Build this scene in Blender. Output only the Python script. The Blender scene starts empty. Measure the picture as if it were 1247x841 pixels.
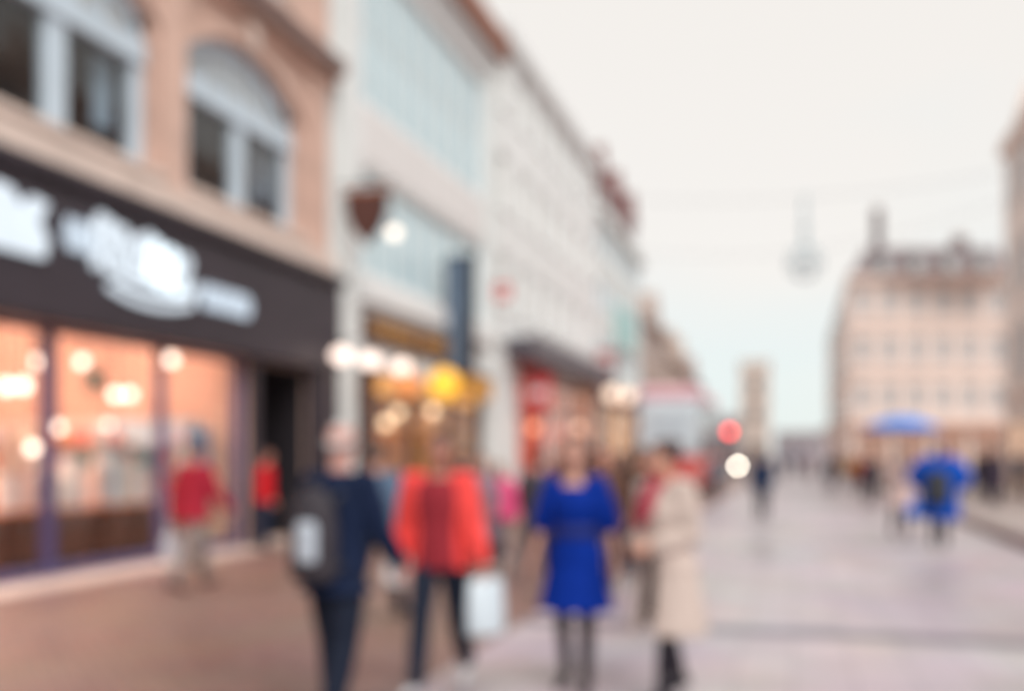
import bpy, bmesh, math, random
from mathutils import Vector, Matrix
random.seed(7)
R = math.radians
SC = bpy.context.scene
COL = SC.collection

# ------------------------------------------------------------------ camera, sky, sun, exposure
CAM_H = 1.6
YAW = R(15.8)
cam_d = bpy.data.cameras.new('camera')
cam = bpy.data.objects.new('camera', cam_d)
COL.objects.link(cam)
cam.location = (0, 0, CAM_H)
cam.rotation_euler = (R(90), 0, YAW)
cam_d.lens = 35.0
cam_d.sensor_width = 36.0
cam_d.shift_y = 0.1065
cam_d.clip_start = 0.05
cam_d.clip_end = 3000
cam_d.dof.use_dof = True            # the lens is focused less than a metre away
cam_d.dof.focus_distance = 0.47
cam_d.dof.aperture_fstop = 3.0
SC.camera = cam

SUN_EL, SUN_AZ = R(46), R(138)      # azimuth of the sun from +Y, clockwise
world = bpy.data.worlds.new('World')
SC.world = world
world.use_nodes = True
wn = world.node_tree.nodes
wl = world.node_tree.links
wn.clear()
w_out = wn.new('ShaderNodeOutputWorld')
w_bg = wn.new('ShaderNodeBackground')
w_sky = wn.new('ShaderNodeTexSky')
w_sky.sky_type = 'NISHITA'
w_sky.sun_disc = False
w_sky.sun_elevation = SUN_EL
w_sky.sun_rotation = SUN_AZ
w_mix = wn.new('ShaderNodeMix')
w_mix.data_type = 'RGBA'
w_mix.inputs[0].default_value = 0.90            # an overcast layer over the clear sky
w_co = wn.new('ShaderNodeTexCoord')
w_map = wn.new('ShaderNodeMapping')
w_map.inputs['Scale'].default_value = (1, 1, 2.5)
w_noise = wn.new('ShaderNodeTexNoise')
w_noise.inputs['Scale'].default_value = 1.6
w_noise.inputs['Detail'].default_value = 4
w_ramp = wn.new('ShaderNodeValToRGB')
w_ramp.color_ramp.elements[0].position = 0.3
w_ramp.color_ramp.elements[0].color = (0.770, 0.850, 0.845, 1)
w_ramp.color_ramp.elements[1].position = 0.7
w_ramp.color_ramp.elements[1].color = (0.915, 0.868, 0.808, 1)
w_mul = wn.new('ShaderNodeVectorMath')
w_mul.operation = 'SCALE'
w_mul.inputs['Scale'].default_value = 7.0
wl.new(w_co.outputs['Generated'], w_map.inputs['Vector'])
wl.new(w_map.outputs['Vector'], w_noise.inputs['Vector'])
w_sep = wn.new('ShaderNodeSeparateXYZ')
wl.new(w_co.outputs['Generated'], w_sep.inputs[0])
w_el = wn.new('ShaderNodeMapRange')
w_el.inputs[1].default_value = 0.0; w_el.inputs[2].default_value = 0.42; w_el.inputs[3].default_value = -0.26; w_el.inputs[4].default_value = 0.3
wl.new(w_sep.outputs['Z'], w_el.inputs[0])
w_add = wn.new('ShaderNodeMath'); w_add.operation = 'ADD'
wl.new(w_noise.outputs['Fac'], w_add.inputs[0]); wl.new(w_el.outputs[0], w_add.inputs[1])
wl.new(w_add.outputs[0], w_ramp.inputs['Fac'])
wl.new(w_ramp.outputs['Color'], w_mul.inputs[0])
wl.new(w_sky.outputs['Color'], w_mix.inputs[6])
wl.new(w_mul.outputs['Vector'], w_mix.inputs[7])
wl.new(w_mix.outputs[2], w_bg.inputs['Color'])
w_bg.inputs['Strength'].default_value = 0.1
wl.new(w_bg.outputs['Background'], w_out.inputs['Surface'])

sun_d = bpy.data.lights.new('sun', 'SUN')
sun_d.energy = 1.5
sun_d.angle = R(40)
sun_d.color = (1.0, 0.975, 0.945)
sun = bpy.data.objects.new('sun', sun_d)
COL.objects.link(sun)
sd = Vector((math.sin(SUN_AZ) * math.cos(SUN_EL), math.cos(SUN_AZ) * math.cos(SUN_EL), math.sin(SUN_EL)))
sun.rotation_euler = sd.to_track_quat('Z', 'Y').to_euler()
sun.location = sd * 60

vs = SC.view_settings
vs.view_transform = 'Standard'
vs.look = 'None'
vs.exposure = 0.62
vs.gamma = 1.0
vs.use_curve_mapping = False
SC.cycles.use_denoising = True
SC.cycles.max_bounces = 7
SC.cycles.transparent_max_bounces = 12
SC.cycles.sample_clamp_indirect = 6.0
SC.cycles.caustics_reflective = False
SC.cycles.caustics_refractive = False

# ------------------------------------------------------------------ helpers
cy_, sy_ = math.cos(YAW), math.sin(YAW)
def ground_at(px, depth):
    """street position of a photo column at a distance along the lens axis"""
    u = (px - 623.5) / 1212.0
    return ((u * cy_ - sy_) * depth, (u * sy_ + cy_) * depth)

def C(h):
    h = h.lstrip('#')
    out = []
    for i in (0, 2, 4):
        v = int(h[i:i + 2], 16) / 255.0
        out.append(v / 12.92 if v <= 0.04045 else ((v + 0.055) / 1.055) ** 2.4)
    return tuple(out)

MATS = {}
def pmat(name, col, rough=0.7, var=0.15, scale=3.0, bump=0.15, metallic=0.0, spec=0.5, fine=40.0):
    if name in MATS: return MATS[name]
    if isinstance(col, str): col = C(col)
    m = bpy.data.materials.new(name); m.use_nodes = True
    n, l = m.node_tree.nodes, m.node_tree.links
    b = n['Principled BSDF']
    tc = n.new('ShaderNodeTexCoord')
    nz = n.new('ShaderNodeTexNoise'); nz.inputs['Scale'].default_value = scale; nz.inputs['Detail'].default_value = 6
    l.new(tc.outputs['Object'], nz.inputs['Vector'])
    rp = n.new('ShaderNodeValToRGB')
    rp.color_ramp.elements[0].position = 0.3; rp.color_ramp.elements[1].position = 0.72
    rp.color_ramp.elements[0].color = (*[c * (1 - var) for c in col], 1)
    rp.color_ramp.elements[1].color = (*[min(1, c * (1 + var)) for c in col], 1)
    l.new(nz.outputs['Fac'], rp.inputs['Fac']); l.new(rp.outputs['Color'], b.inputs['Base Color'])
    b.inputs['Roughness'].default_value = rough
    b.inputs['Metallic'].default_value = metallic
    b.inputs['Specular IOR Level'].default_value = spec
    if bump:
        n2 = n.new('ShaderNodeTexNoise'); n2.inputs['Scale'].default_value = fine; n2.inputs['Detail'].default_value = 3
        l.new(tc.outputs['Object'], n2.inputs['Vector'])
        bp = n.new('ShaderNodeBump'); bp.inputs['Strength'].default_value = bump; bp.inputs['Distance'].default_value = 0.01
        l.new(n2.outputs['Fac'], bp.inputs['Height']); l.new(bp.outputs['Normal'], b.inputs['Normal'])
    MATS[name] = m
    return m

def emat(name, col, strength, sample=True):
    if name in MATS: return MATS[name]
    if isinstance(col, str): col = C(col)
    m = bpy.data.materials.new(name); m.use_nodes = True
    n, l = m.node_tree.nodes, m.node_tree.links
    b = n['Principled BSDF']
    b.inputs['Base Color'].default_value = (*[c * 0.12 for c in col], 1)
    nz = n.new('ShaderNodeTexNoise'); nz.inputs['Scale'].default_value = 3
    mr = n.new('ShaderNodeMapRange'); mr.inputs[3].default_value = strength * 0.9; mr.inputs[4].default_value = strength * 1.1
    tc = n.new('ShaderNodeTexCoord'); l.new(tc.outputs['Object'], nz.inputs['Vector'])
    l.new(nz.outputs['Fac'], mr.inputs[0]); l.new(mr.outputs[0], b.inputs['Emission Strength'])
    b.inputs['Emission Color'].default_value = (*col, 1)
    if not sample:
        try: m.cycles.emission_sampling = 'NONE'
        except Exception: pass
    MATS[name] = m
    return m

def lit_pane(name, col, strength):
    """a shop or room window glowing with the light behind it"""
    if name in MATS: return MATS[name]
    col = C(col) if isinstance(col, str) else col
    m = bpy.data.materials.new(name); m.use_nodes = True
    n, l = m.node_tree.nodes, m.node_tree.links
    b = n['Principled BSDF']
    b.inputs['Base Color'].default_value = (*[c * 0.3 for c in col], 1)
    b.inputs['Roughness'].default_value = 0.12
    tc = n.new('ShaderNodeTexCoord')
    vo = n.new('ShaderNodeTexVoronoi'); vo.inputs['Scale'].default_value = 1.6
    l.new(tc.outputs['Object'], vo.inputs['Vector'])
    rp = n.new('ShaderNodeValToRGB')
    rp.color_ramp.elements[0].color = (*[c * 0.35 for c in col], 1)
    rp.color_ramp.elements[1].color = (*col, 1)
    rp.color_ramp.elements[0].position = 0.2; rp.color_ramp.elements[1].position = 0.8
    l.new(vo.outputs['Color'], rp.inputs['Fac'])
    l.new(rp.outputs['Color'], b.inputs['Emission Color'])
    b.inputs['Emission Strength'].default_value = strength
    try: m.cycles.emission_sampling = 'NONE'
    except Exception: pass
    MATS[name] = m
    return m

def glass_mat(name='clear_glass', tint=(0.96, 0.97, 0.97)):
    if name in MATS: return MATS[name]
    m = bpy.data.materials.new(name); m.use_nodes = True
    n, l = m.node_tree.nodes, m.node_tree.links
    n.clear()
    o = n.new('ShaderNodeOutputMaterial'); mx = n.new('ShaderNodeMixShader')
    t = n.new('ShaderNodeBsdfTransparent'); t.inputs[0].default_value = (*tint, 1)
    g = n.new('ShaderNodeBsdfGlossy'); g.inputs['Roughness'].default_value = 0.03
    fr = n.new('ShaderNodeFresnel')
    ge = n.new('ShaderNodeNewGeometry'); ir = n.new('ShaderNodeMapRange')
    ir.inputs[3].default_value = 1.45; ir.inputs[4].default_value = 1 / 1.45      # thin sheet: no total reflection at its back face
    l.new(ge.outputs['Backfacing'], ir.inputs[0]); l.new(ir.outputs[0], fr.inputs['IOR'])
    tc = n.new('ShaderNodeTexCoord'); nz = n.new('ShaderNodeTexNoise'); nz.inputs['Scale'].default_value = 0.8
    bp = n.new('ShaderNodeBump'); bp.inputs['Strength'].default_value = 0.02
    l.new(tc.outputs['Object'], nz.inputs['Vector']); l.new(nz.outputs['Fac'], bp.inputs['Height'])
    l.new(bp.outputs['Normal'], g.inputs['Normal'])
    l.new(fr.outputs[0], mx.inputs[0]); l.new(t.outputs[0], mx.inputs[1]); l.new(g.outputs[0], mx.inputs[2])
    l.new(mx.outputs[0], o.inputs['Surface'])
    MATS[name] = m
    return m

def paving_mat(name, c1, c2, mortar, sx, sy, rough, spec=0.5, bump=0.35, rot=0.0):
    m = bpy.data.materials.new(name); m.use_nodes = True
    n, l = m.node_tree.nodes, m.node_tree.links
    b = n['Principled BSDF']
    tc = n.new('ShaderNodeTexCoord'); mp = n.new('ShaderNodeMapping')
    mp.inputs['Rotation'].default_value = (0, 0, rot)
    l.new(tc.outputs['Object'], mp.inputs['Vector'])
    br = n.new('ShaderNodeTexBrick')
    br.inputs['Scale'].default_value = 1.0
    br.inputs['Brick Width'].default_value = sx; br.inputs['Row Height'].default_value = sy
    br.inputs['Mortar Size'].default_value = 0.008
    br.inputs['Color1'].default_value = (*C(c1), 1); br.inputs['Color2'].default_value = (*C(c2), 1)
    br.inputs['Mortar'].default_value = (*C(mortar), 1)
    l.new(mp.outputs['Vector'], br.inputs['Vector'])
    nz = n.new('ShaderNodeTexNoise'); nz.inputs['Scale'].default_value = 0.9; nz.inputs['Detail'].default_value = 8
    l.new(tc.outputs['Object'], nz.inputs['Vector'])
    mx = n.new('ShaderNodeMix'); mx.data_type = 'RGBA'; mx.blend_type = 'MULTIPLY'; mx.inputs[0].default_value = 0.35
    l.new(br.outputs['Color'], mx.inputs[6]); l.new(nz.outputs['Color'], mx.inputs[7])
    n3 = n.new('ShaderNodeTexNoise'); n3.inputs['Scale'].default_value = 0.33; n3.inputs['Detail'].default_value = 5; n3.inputs['Distortion'].default_value = 0.6
    l.new(tc.outputs['Object'], n3.inputs['Vector'])
    r3 = n.new('ShaderNodeMapRange'); r3.inputs[1].default_value = 0.3; r3.inputs[2].default_value = 0.7; r3.inputs[3].default_value = 0.72; r3.inputs[4].default_value = 1.1
    l.new(n3.outputs['Fac'], r3.inputs[0])
    mw = n.new('ShaderNodeVectorMath'); mw.operation = 'SCALE'
    l.new(mx.outputs[2], mw.inputs[0]); l.new(r3.outputs[0], mw.inputs['Scale'])
    gm = n.new('ShaderNodeHueSaturation'); gm.inputs['Value'].default_value = 1.18; gm.inputs['Saturation'].default_value = 0.95
    l.new(mw.outputs['Vector'], gm.inputs['Color'])
    l.new(gm.outputs['Color'], b.inputs['Base Color'])
    rr = n.new('ShaderNodeMapRange'); rr.inputs[1].default_value = 0.3; rr.inputs[2].default_value = 0.7; rr.inputs[3].default_value = rough - 0.16; rr.inputs[4].default_value = rough + 0.16
    l.new(n3.outputs['Fac'], rr.inputs[0]); l.new(rr.outputs[0], b.inputs['Roughness'])
    b.inputs['Specular IOR Level'].default_value = spec
    bp = n.new('ShaderNodeBump'); bp.inputs['Strength'].default_value = bump; bp.inputs['Distance'].default_value = 0.006
    iv = n.new('ShaderNodeMath'); iv.operation = 'SUBTRACT'; iv.inputs[0].default_value = 1
    l.new(br.outputs['Fac'], iv.inputs[1]); l.new(iv.outputs[0], bp.inputs['Height'])
    l.new(bp.outputs['Normal'], b.inputs['Normal'])
    return m

class MB:
    def __init__(s): s.v = []; s.f = []
    def add(s, vs, fs):
        o = len(s.v); s.v += [tuple(q) for q in vs]; s.f += [tuple(i + o for i in f) for f in fs]; return s
    def box(s, x0, x1, y0, y1, z0, z1):
        v = [(x, y, z) for z in (z0, z1) for y in (y0, y1) for x in (x0, x1)]
        return s.add(v, [(0, 2, 3, 1), (4, 5, 7, 6), (0, 1, 5, 4), (2, 6, 7, 3), (0, 4, 6, 2), (1, 3, 7, 5)])
    def bevel_box(s, x0, x1, y0, y1, z0, z1, b=0.02):
        v = []
        for z, d in ((z0, b), (z0 + b, 0), (z1 - b, 0), (z1, b)):
            e = b
            p = [(x0 + d + e, y0 + d), (x1 - d - e, y0 + d), (x1 - d, y0 + d + e), (x1 - d, y1 - d - e),
                 (x1 - d - e, y1 - d), (x0 + d + e, y1 - d), (x0 + d, y1 - d - e), (x0 + d, y0 + d + e)]
            v += [(x, y, z) for x, y in p]
        f = [tuple(range(7, -1, -1)), tuple(range(24, 32))]
        for k in range(3):
            for i in range(8):
                j = (i + 1) % 8
                f.append((k * 8 + i, k * 8 + j, k * 8 + 8 + j, k * 8 + 8 + i))
        return s.add(v, f)
    def quad(s, a, b, c, d): return s.add([a, b, c, d], [(0, 1, 2, 3)])
    def prism(s, poly, y0, y1):
        """polygon in the x,z plane pushed along y"""
        n = len(poly)
        v = [(x, y0, z) for x, z in poly] + [(x, y1, z) for x, z in poly]
        f = [tuple(range(n)), tuple(range(2 * n - 1, n - 1, -1))]
        for i in range(n):
            j = (i + 1) % n; f.append((i, i + n, j + n, j))
        return s.add(v, f)
    def prism_z(s, poly, z0, z1):
        n = len(poly)
        v = [(x, y, z0) for x, y in poly] + [(x, y, z1) for x, y in poly]
        f = [tuple(range(n - 1, -1, -1)), tuple(range(n, 2 * n))]
        for i in range(n):
            j = (i + 1) % n; f.append((i, j, j + n, i + n))
        return s.add(v, f)
    def loft(s, secs, n=24):
        """secs: (z, rx, ry, cy[, cx])"""
        v = []; f = []
        for q in secs:
            z, rx, ry = q[:3]; cy = q[3] if len(q) > 3 else 0; cx = q[4] if len(q) > 4 else 0
            for i in range(n):
                a = 2 * math.pi * i / n
                v.append((cx + rx * math.cos(a), cy + ry * math.sin(a), z))
        m = len(secs)
        for k in range(m - 1):
            for i in range(n):
                j = (i + 1) % n
                f.append((k * n + i, k * n + j, k * n + n + j, k * n + n + i))
        f.append(tuple(range(n - 1, -1, -1))); f.append(tuple(range((m - 1) * n, m * n)))
        return s.add(v, f)
    def shell(s, secs, gap, th=0.03, n=28):
        """like loft, but open at the front (-y) by gap degrees to each side"""
        v = []; f = []; m = len(secs)
        for q in secs:
            z, rx, ry = q[:3]; cy = q[3] if len(q) > 3 else 0; g = q[5] if len(q) > 5 else gap
            for i in range(n):
                a = R(-90 + g + (360 - 2 * g) * i / (n - 1))
                v.append((rx * math.cos(a), cy + ry * math.sin(a), z))
                v.append(((rx - th) * math.cos(a), cy + (ry - th) * math.sin(a), z))
        w = 2 * n
        for k in range(m - 1):
            for i in range(n - 1):
                a = k * w + 2 * i
                f.append((a, a + 2, a + 2 + w, a + w)); f.append((a + 1, a + 1 + w, a + 3 + w, a + 3))
            a = k * w; f.append((a, a + w, a + w + 1, a + 1))
            a = k * w + 2 * (n - 1); f.append((a, a + 1, a + 1 + w, a + w))
        for k in (0, m - 1):
            for i in range(n - 1):
                a = k * w + 2 * i
                f.append((a, a + 1, a + 3, a + 2) if k == 0 else (a, a + 2, a + 3, a + 1))
        return s.add(v, f)
    def tube(s, pts, rad, n=12, flat=None, cap=True):
        """round tube through pts; rad number or list; flat=(axis vector, factor) squashes it along an axis"""
        pts = [Vector(p) for p in pts]
        if not isinstance(rad, (list, tuple)): rad = [rad] * len(pts)
        rings = []
        P, Q = [], []
        if cap:
            d = (pts[0] - pts[1]).normalized(); r = rad[0]
            P += [pts[0] + d * r * 0.97, pts[0] + d * r * 0.7]; Q += [r * 0.25, r * 0.71]
        P += pts; Q += list(rad)
        if cap:
            d = (pts[-1] - pts[-2]).normalized(); r = rad[-1]
            P += [pts[-1] + d * r * 0.7, pts[-1] + d * r * 0.97]; Q += [r * 0.71, r * 0.25]
        v = []; f = []
        t0 = (P[1] - P[0]).normalized()
        up = Vector((0, 0, 1)) if abs(t0.z) < 0.9 else Vector((1, 0, 0))
        nx = t0.cross(up).normalized()
        for k in range(len(P)):
            if k == 0: t = t0
            elif k == len(P) - 1: t = (P[k] - P[k - 1]).normalized()
            else: t = ((P[k] - P[k - 1]).normalized() + (P[k + 1] - P[k]).normalized()).normalized()
            nx = (nx - t * nx.dot(t)).normalized(); by = t.cross(nx)
            for i in range(n):
                a = 2 * math.pi * i / n
                o = nx * math.cos(a) * Q[k] + by * math.sin(a) * Q[k]
                if flat:
                    ax = Vector(flat[0]).normalized(); o = o - ax * o.dot(ax) * (1 - flat[1])
                v.append(P[k] + o)
        m = len(P)
        for k in range(m - 1):
            for i in range(n):
                j = (i + 1) % n; f.append((k * n + i, k * n + j, k * n + n + j, k * n + n + i))
        f.append(tuple(range(n - 1, -1, -1))); f.append(tuple(range((m - 1) * n, m * n)))
        return s.add(v, f)
    def ball(s, c, r, n=14, m=9):
        if not isinstance(r, (list, tuple)): r = (r, r, r)
        secs = []
        for k in range(m + 1):
            a = -math.pi / 2 + math.pi * k / m
            q = max(0.02, math.cos(a))
            secs.append((c[2] + r[2] * math.sin(a), r[0] * q, r[1] * q, c[1], c[0]))
        return s.loft(secs, n)
    def xf(s, M):
        s.v = [tuple(M @ Vector(p)) for p in s.v]; return s
    def mesh(s, name):
        me = bpy.data.meshes.new(name); me.from_pydata(s.v, [], s.f); me.update()
        bm = bmesh.new(); bm.from_mesh(me); bmesh.ops.recalc_face_normals(bm, faces=bm.faces); bm.to_mesh(me); bm.free()
        return me
    def build(s, name, mat, parent=None, smooth=False, loc=None, rz=0.0):
        me = s.mesh(name)
        if smooth:
            me.polygons.foreach_set('use_smooth', [True] * len(me.polygons))
        return place(name, me, mat, parent, loc, rz)

def place(name, me, mat, parent=None, loc=None, rz=0.0):
    if mat is not None and not me.materials: me.materials.append(mat)
    o = bpy.data.objects.new(name, me); COL.objects.link(o)
    if parent: o.parent = parent
    if loc: o.location = loc
    o.rotation_euler.z = rz
    return o

def tag(o, label, cat, group=None):
    o['label'] = label; o['category'] = cat
    if group: o['group'] = group
    return o

def thing(name, label, cat, loc=(0, 0, 0), rz=0.0, group=None):
    o = bpy.data.objects.new(name, None); COL.objects.link(o)
    o.empty_display_size = 0.3
    o.location = loc; o.rotation_euler = (0, 0, rz)
    return tag(o, label, cat, group)

def struct(o, kind='structure'):
    o['kind'] = kind; return o

def remesh(mb, voxel, smooth=6, name='m'):
    """one continuous surface out of overlapping closed shapes"""
    me = mb.mesh(name)
    o = bpy.data.objects.new('tmp', me); COL.objects.link(o)
    a = o.modifiers.new('r', 'REMESH'); a.mode = 'VOXEL'; a.voxel_size = voxel; a.use_smooth_shade = True
    if smooth:
        b = o.modifiers.new('s', 'SMOOTH'); b.factor = 0.5; b.iterations = smooth
    dg = bpy.context.evaluated_depsgraph_get()
    out = bpy.data.meshes.new_from_object(o.evaluated_get(dg))
    bpy.data.objects.remove(o); bpy.data.meshes.remove(me)
    out.name = name
    out.polygons.foreach_set('use_smooth', [True] * len(out.polygons))
    return out

# ------------------------------------------------------------------ shared materials
M_STONE = pmat('sandstone', '#d0b0a1', 0.85, 0.14, 1.6, 0.3)
M_STONE_PALE = pmat('pale_stone', '#d9c6bb', 0.85, 0.1, 2.0, 0.25)
M_CORNICE = pmat('weathered_cornice', '#86706a', 0.85, 0.2, 2.0, 0.3)
M_WHITE = pmat('white_paint', '#e6e8e8', 0.55, 0.05, 2.0, 0.1)
M_WINWHITE = pmat('white_window_paint', '#c4d4e0', 0.5, 0.06, 2.0, 0.1)
M_FASCIA = pmat('dark_fascia_paint', '#332b34', 0.5, 0.12, 1.0, 0.05)
M_FRAME_BLUE = pmat('blue_grey_metal', '#4a4670', 0.45, 0.1, 2.0, 0.05)
M_CREAM = pmat('cream_render', '#e6e9e9', 0.85, 0.05, 0.5, 0.15)
M_OFFWHITE = pmat('off_white_render', '#e0e5e4', 0.8, 0.06, 0.6, 0.15)
M_DARKGLASS = pmat('dark_window_glass', '#33343c', 0.08, 0.2, 0.7, 0.0)
M_SKYGLASS = pmat('sky_tinted_glass', '#bed6de', 0.16, 0.12, 0.6, 0.0)  # reflected sky is put into the light blue base colour
M_GREYGLASS = pmat('grey_window_glass', '#a6abad', 0.15, 0.15, 0.7, 0.0)
M_TILE = pmat('red_roof_tile', '#7d4a48', 0.8, 0.2, 3.0, 0.5, fine=12)
M_SLATE = pmat('slate_roof', '#857a7c', 0.7, 0.15, 3.0, 0.4, fine=12)
M_BRICK = pmat('brown_brick', '#8f7266', 0.85, 0.18, 2.0, 0.4)
M_BLACK = pmat('black_metal', '#25242a', 0.45, 0.1, 3.0, 0.05)
M_STEEL = pmat('grey_steel', '#8b9096', 0.35, 0.08, 3.0, 0.05, metallic=0.7)
M_GOLD = pmat('gold_lettering', '#e0ac66', 0.4, 0.1, 5.0, 0.05, metallic=0.3)
M_BROWN = pmat('dark_brown_timber', '#4a342f', 0.5, 0.2, 2.5, 0.1)
G_CLEAR = glass_mat()
E_WARM = emat('warm_lamp_glow', '#ffdcbc', 12)

# ------------------------------------------------------------------ ground
def sheet(name, x0, x1, y0, y1, z, mat):
    return struct(MB().quad((x0, y0, z), (x1, y0, z), (x1, y1, z), (x0, y1, z)).build(name, mat))
G_STREET = paving_mat('granite_setts', '#c5b8bd', '#b8acb1', '#9e949a', 0.62, 0.42, 0.42, 0.55, rot=R(90))
G_BRICK = paving_mat('brick_paving', '#997a6f', '#86675d', '#705a54', 0.22, 0.11, 0.42, 0.5, rot=R(45))
G_STONE = paving_mat('flagstones', '#c0b1ae', '#b2a5a3', '#968b89', 0.9, 0.6, 0.5, 0.45, rot=R(90))
G_BASE = pmat('asphalt', '#57545a', 0.8, 0.15, 0.8, 0.3)
sheet('ground', -900, 900, -200, 1600, -0.004, G_BASE)
sheet('street', -2.5, 3.75, -30, 230, 0.0, G_STREET)
sheet('brick_footway', -8.55, -2.5, -30, 180, 0.0, G_BRICK)
sheet('stone_margin', -9.25, -8.55, -30, 180, 0.0, pmat('pale_flagstone', '#cdbdb6', 0.5, 0.12, 1.2, 0.2))
sheet('paving_band', -2.5, 3.74, 9.1, 9.5, 0.004, pmat('dark_granite_band', '#77727c', 0.45, 0.15, 2.0, 0.2))
sheet('paving_band', -2.5, 3.74, 26.1, 26.5, 0.004, MATS['dark_granite_band'])
pav = MB().box(4.05, 40, -30, 230, -0.05, 0.11).build('pavement', G_STONE); struct(pav)
kerb_me = MB().bevel_box(0, 0.3, 0.004, 0.996, -0.1, 0.125, 0.018).mesh('kerb_stone')
kerb_mat = pmat('kerb_granite', '#6f5552', 0.6, 0.2, 3.0, 0.3)
for i in range(70):
    place('kerb_stone', kerb_me, kerb_mat, pav, (3.748, 4.0 + i, 0))

# ------------------------------------------------------------------ facade tools (local x along the front, -y towards the street)
def facade_mesh(W, H, ops, t, D, z0=0.0, top=True):
    mb = MB()
    xs = sorted({0.0, W} | {o[0] for o in ops} | {o[1] for o in ops})
    zs = sorted({z0, H} | {o[2] for o in ops} | {o[3] for o in ops})
    def void(i, j):
        if i < 0 or j < 0 or i >= len(xs) - 1 or j >= len(zs) - 1: return None
        cx = (xs[i] + xs[i + 1]) / 2; cz = (zs[j] + zs[j + 1]) / 2
        return any(o[0] < cx < o[1] and o[2] < cz < o[3] for o in ops)
    for i in range(len(xs) - 1):
        for j in range(len(zs) - 1):
            a, b, c, d = xs[i], xs[i + 1], zs[j], zs[j + 1]
            if void(i, j):
                if void(i - 1, j) is False: mb.quad((a, 0, c), (a, t, c), (a, t, d), (a, 0, d))
                if void(i + 1, j) is False: mb.quad((b, 0, c), (b, 0, d), (b, t, d), (b, t, c))
                if void(i, j - 1) is False: mb.quad((a, 0, c), (b, 0, c), (b, t, c), (a, t, c))
                if void(i, j + 1) is False: mb.quad((a, 0, d), (a, t, d), (b, t, d), (b, 0, d))
            else:
                mb.quad((a, 0, c), (b, 0, c), (b, 0, d), (a, 0, d))
                mb.quad((a, t, c), (a, t, d), (b, t, d), (b, t, c))
    mb.quad((0, 0, z0), (0, 0, H), (0, D, H), (0, D, z0))
    mb.quad((W, 0, z0), (W, D, z0), (W, D, H), (W, 0, H))
    mb.quad((0, D, z0), (0, D, H), (W, D, H), (W, D, z0))
    if top: mb.quad((0, 0, H), (W, 0, H), (W, D, H), (0, D, H))
    me = bpy.data.meshes.new('wall'); me.from_pydata(mb.v, [], mb.f); me.update()
    return me

WCACHE = {}
def window(root, x0, x1, z0, z1, y=0.12, fm=None, gm=None, nx=2, nz=2, fw=0.07, sill=None, name='window'):
    W, H = x1 - x0, z1 - z0
    fm = fm or M_WINWHITE; gm = gm or M_GREYGLASS
    key = (round(W, 3), round(H, 3), nx, nz, fw, fm.name, gm.name, sill.name if sill else None)
    if key not in WCACHE:
        f = MB()
        f.box(0, fw, 0, .09, 0, H); f.box(W - fw, W, 0, .09, 0, H)
        f.box(fw, W - fw, 0, .09, 0, fw); f.box(fw, W - fw, 0, .09, H - fw, H)
        iw, ih = W - 2 * fw, H - 2 * fw; b = fw * 0.6
        for i in range(1, nx): f.box(fw + iw * i / nx - b / 2, fw + iw * i / nx + b / 2, .012, .08, fw, H - fw)
        for j in range(1, nz): f.box(fw, W - fw, .015, .077, fw + ih * j / nz - b / 2, fw + ih * j / nz + b / 2)
        fme = f.mesh(name); fme.materials.append(fm)
        pw, ph = iw / nx, ih / nz
        pme = MB().box(0.002, pw - .002, .04, .05, 0.002, ph - .002).mesh('pane'); pme.materials.append(gm)
        sme = None
        if sill:
            sme = MB().bevel_box(-.08, W + .08, -y - .1 if False else -.2, .05, -.12, -.005, .015).mesh('sill'); sme.materials.append(sill)
        WCACHE[key] = (fme, pme, sme, pw, ph)
    fme, pme, sme, pw, ph = WCACHE[key]
    o = place(name, fme, None, root, (x0, y, z0))
    for i in range(nx):
        for j in range(nz):
            place('pane', pme, None, o, (fw + i * pw, 0, fw + j * ph))
    if sme: place('sill', sme, None, o)
    return o

def band(root, name, W, z0, z1, out, mat, x0=0.0, y_in=-0.003):
    return MB().bevel_box(x0, W, -out, y_in, z0, z1, min(0.03, (z1 - z0) * .2)).build(name, mat, root)

def gable_roof(root, W, D, z, rise, mat, over=0.3, name='roof'):
    mb = MB()
    a = [(-0.0, -over, z), (W, -over, z), (W, D / 2, z + rise), (0, D / 2, z + rise), (0, D, z), (W, D, z)]
    b = [(x, y, q + .12) for x, y, q in a]
    mb.add(a + b, [(0, 1, 2, 3), (3, 2, 5, 4), (6, 9, 8, 7), (9, 10, 11, 8), (0, 6, 7, 1), (4, 5, 11, 10),
                   (0, 3, 9, 6), (3, 4, 10, 9), (1, 7, 8, 2), (2, 8, 11, 5)])
    mb.add([(0.01, 0, z - .01), (0.01, D, z - .01), (0.01, D / 2, z + rise - .01)], [(0, 1, 2)])
    mb.add([(W - .01, 0, z - .01), (W - .01, D, z - .01), (W - .01, D / 2, z + rise - .01)], [(0, 1, 2)])
    return mb.build(name, mat, root)

def chimney(parent, x, y, z, h, mat, w=.7, d=.5, pots=3):
    c = MB().box(x, x + w, y, y + d, z, z + h).box(x - .06, x + w + .06, y - .06, y + d + .06, z + h, z + h + .15).build('chimney', mat, parent)
    mb = MB()
    for i in range(pots):
        px = x + w * (i + .5) / pots
        mb.tube([(px, y + d / 2, z + h + .15), (px, y + d / 2, z + h + .55)], [.11, .09], 8, cap=False)
    mb.build('chimney_pot', pmat('clay_pot', '#a2654c', .8), parent)
    return c

# ================================================================== LEFT SIDE
LX = -9.2
FR = R(90)
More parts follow.
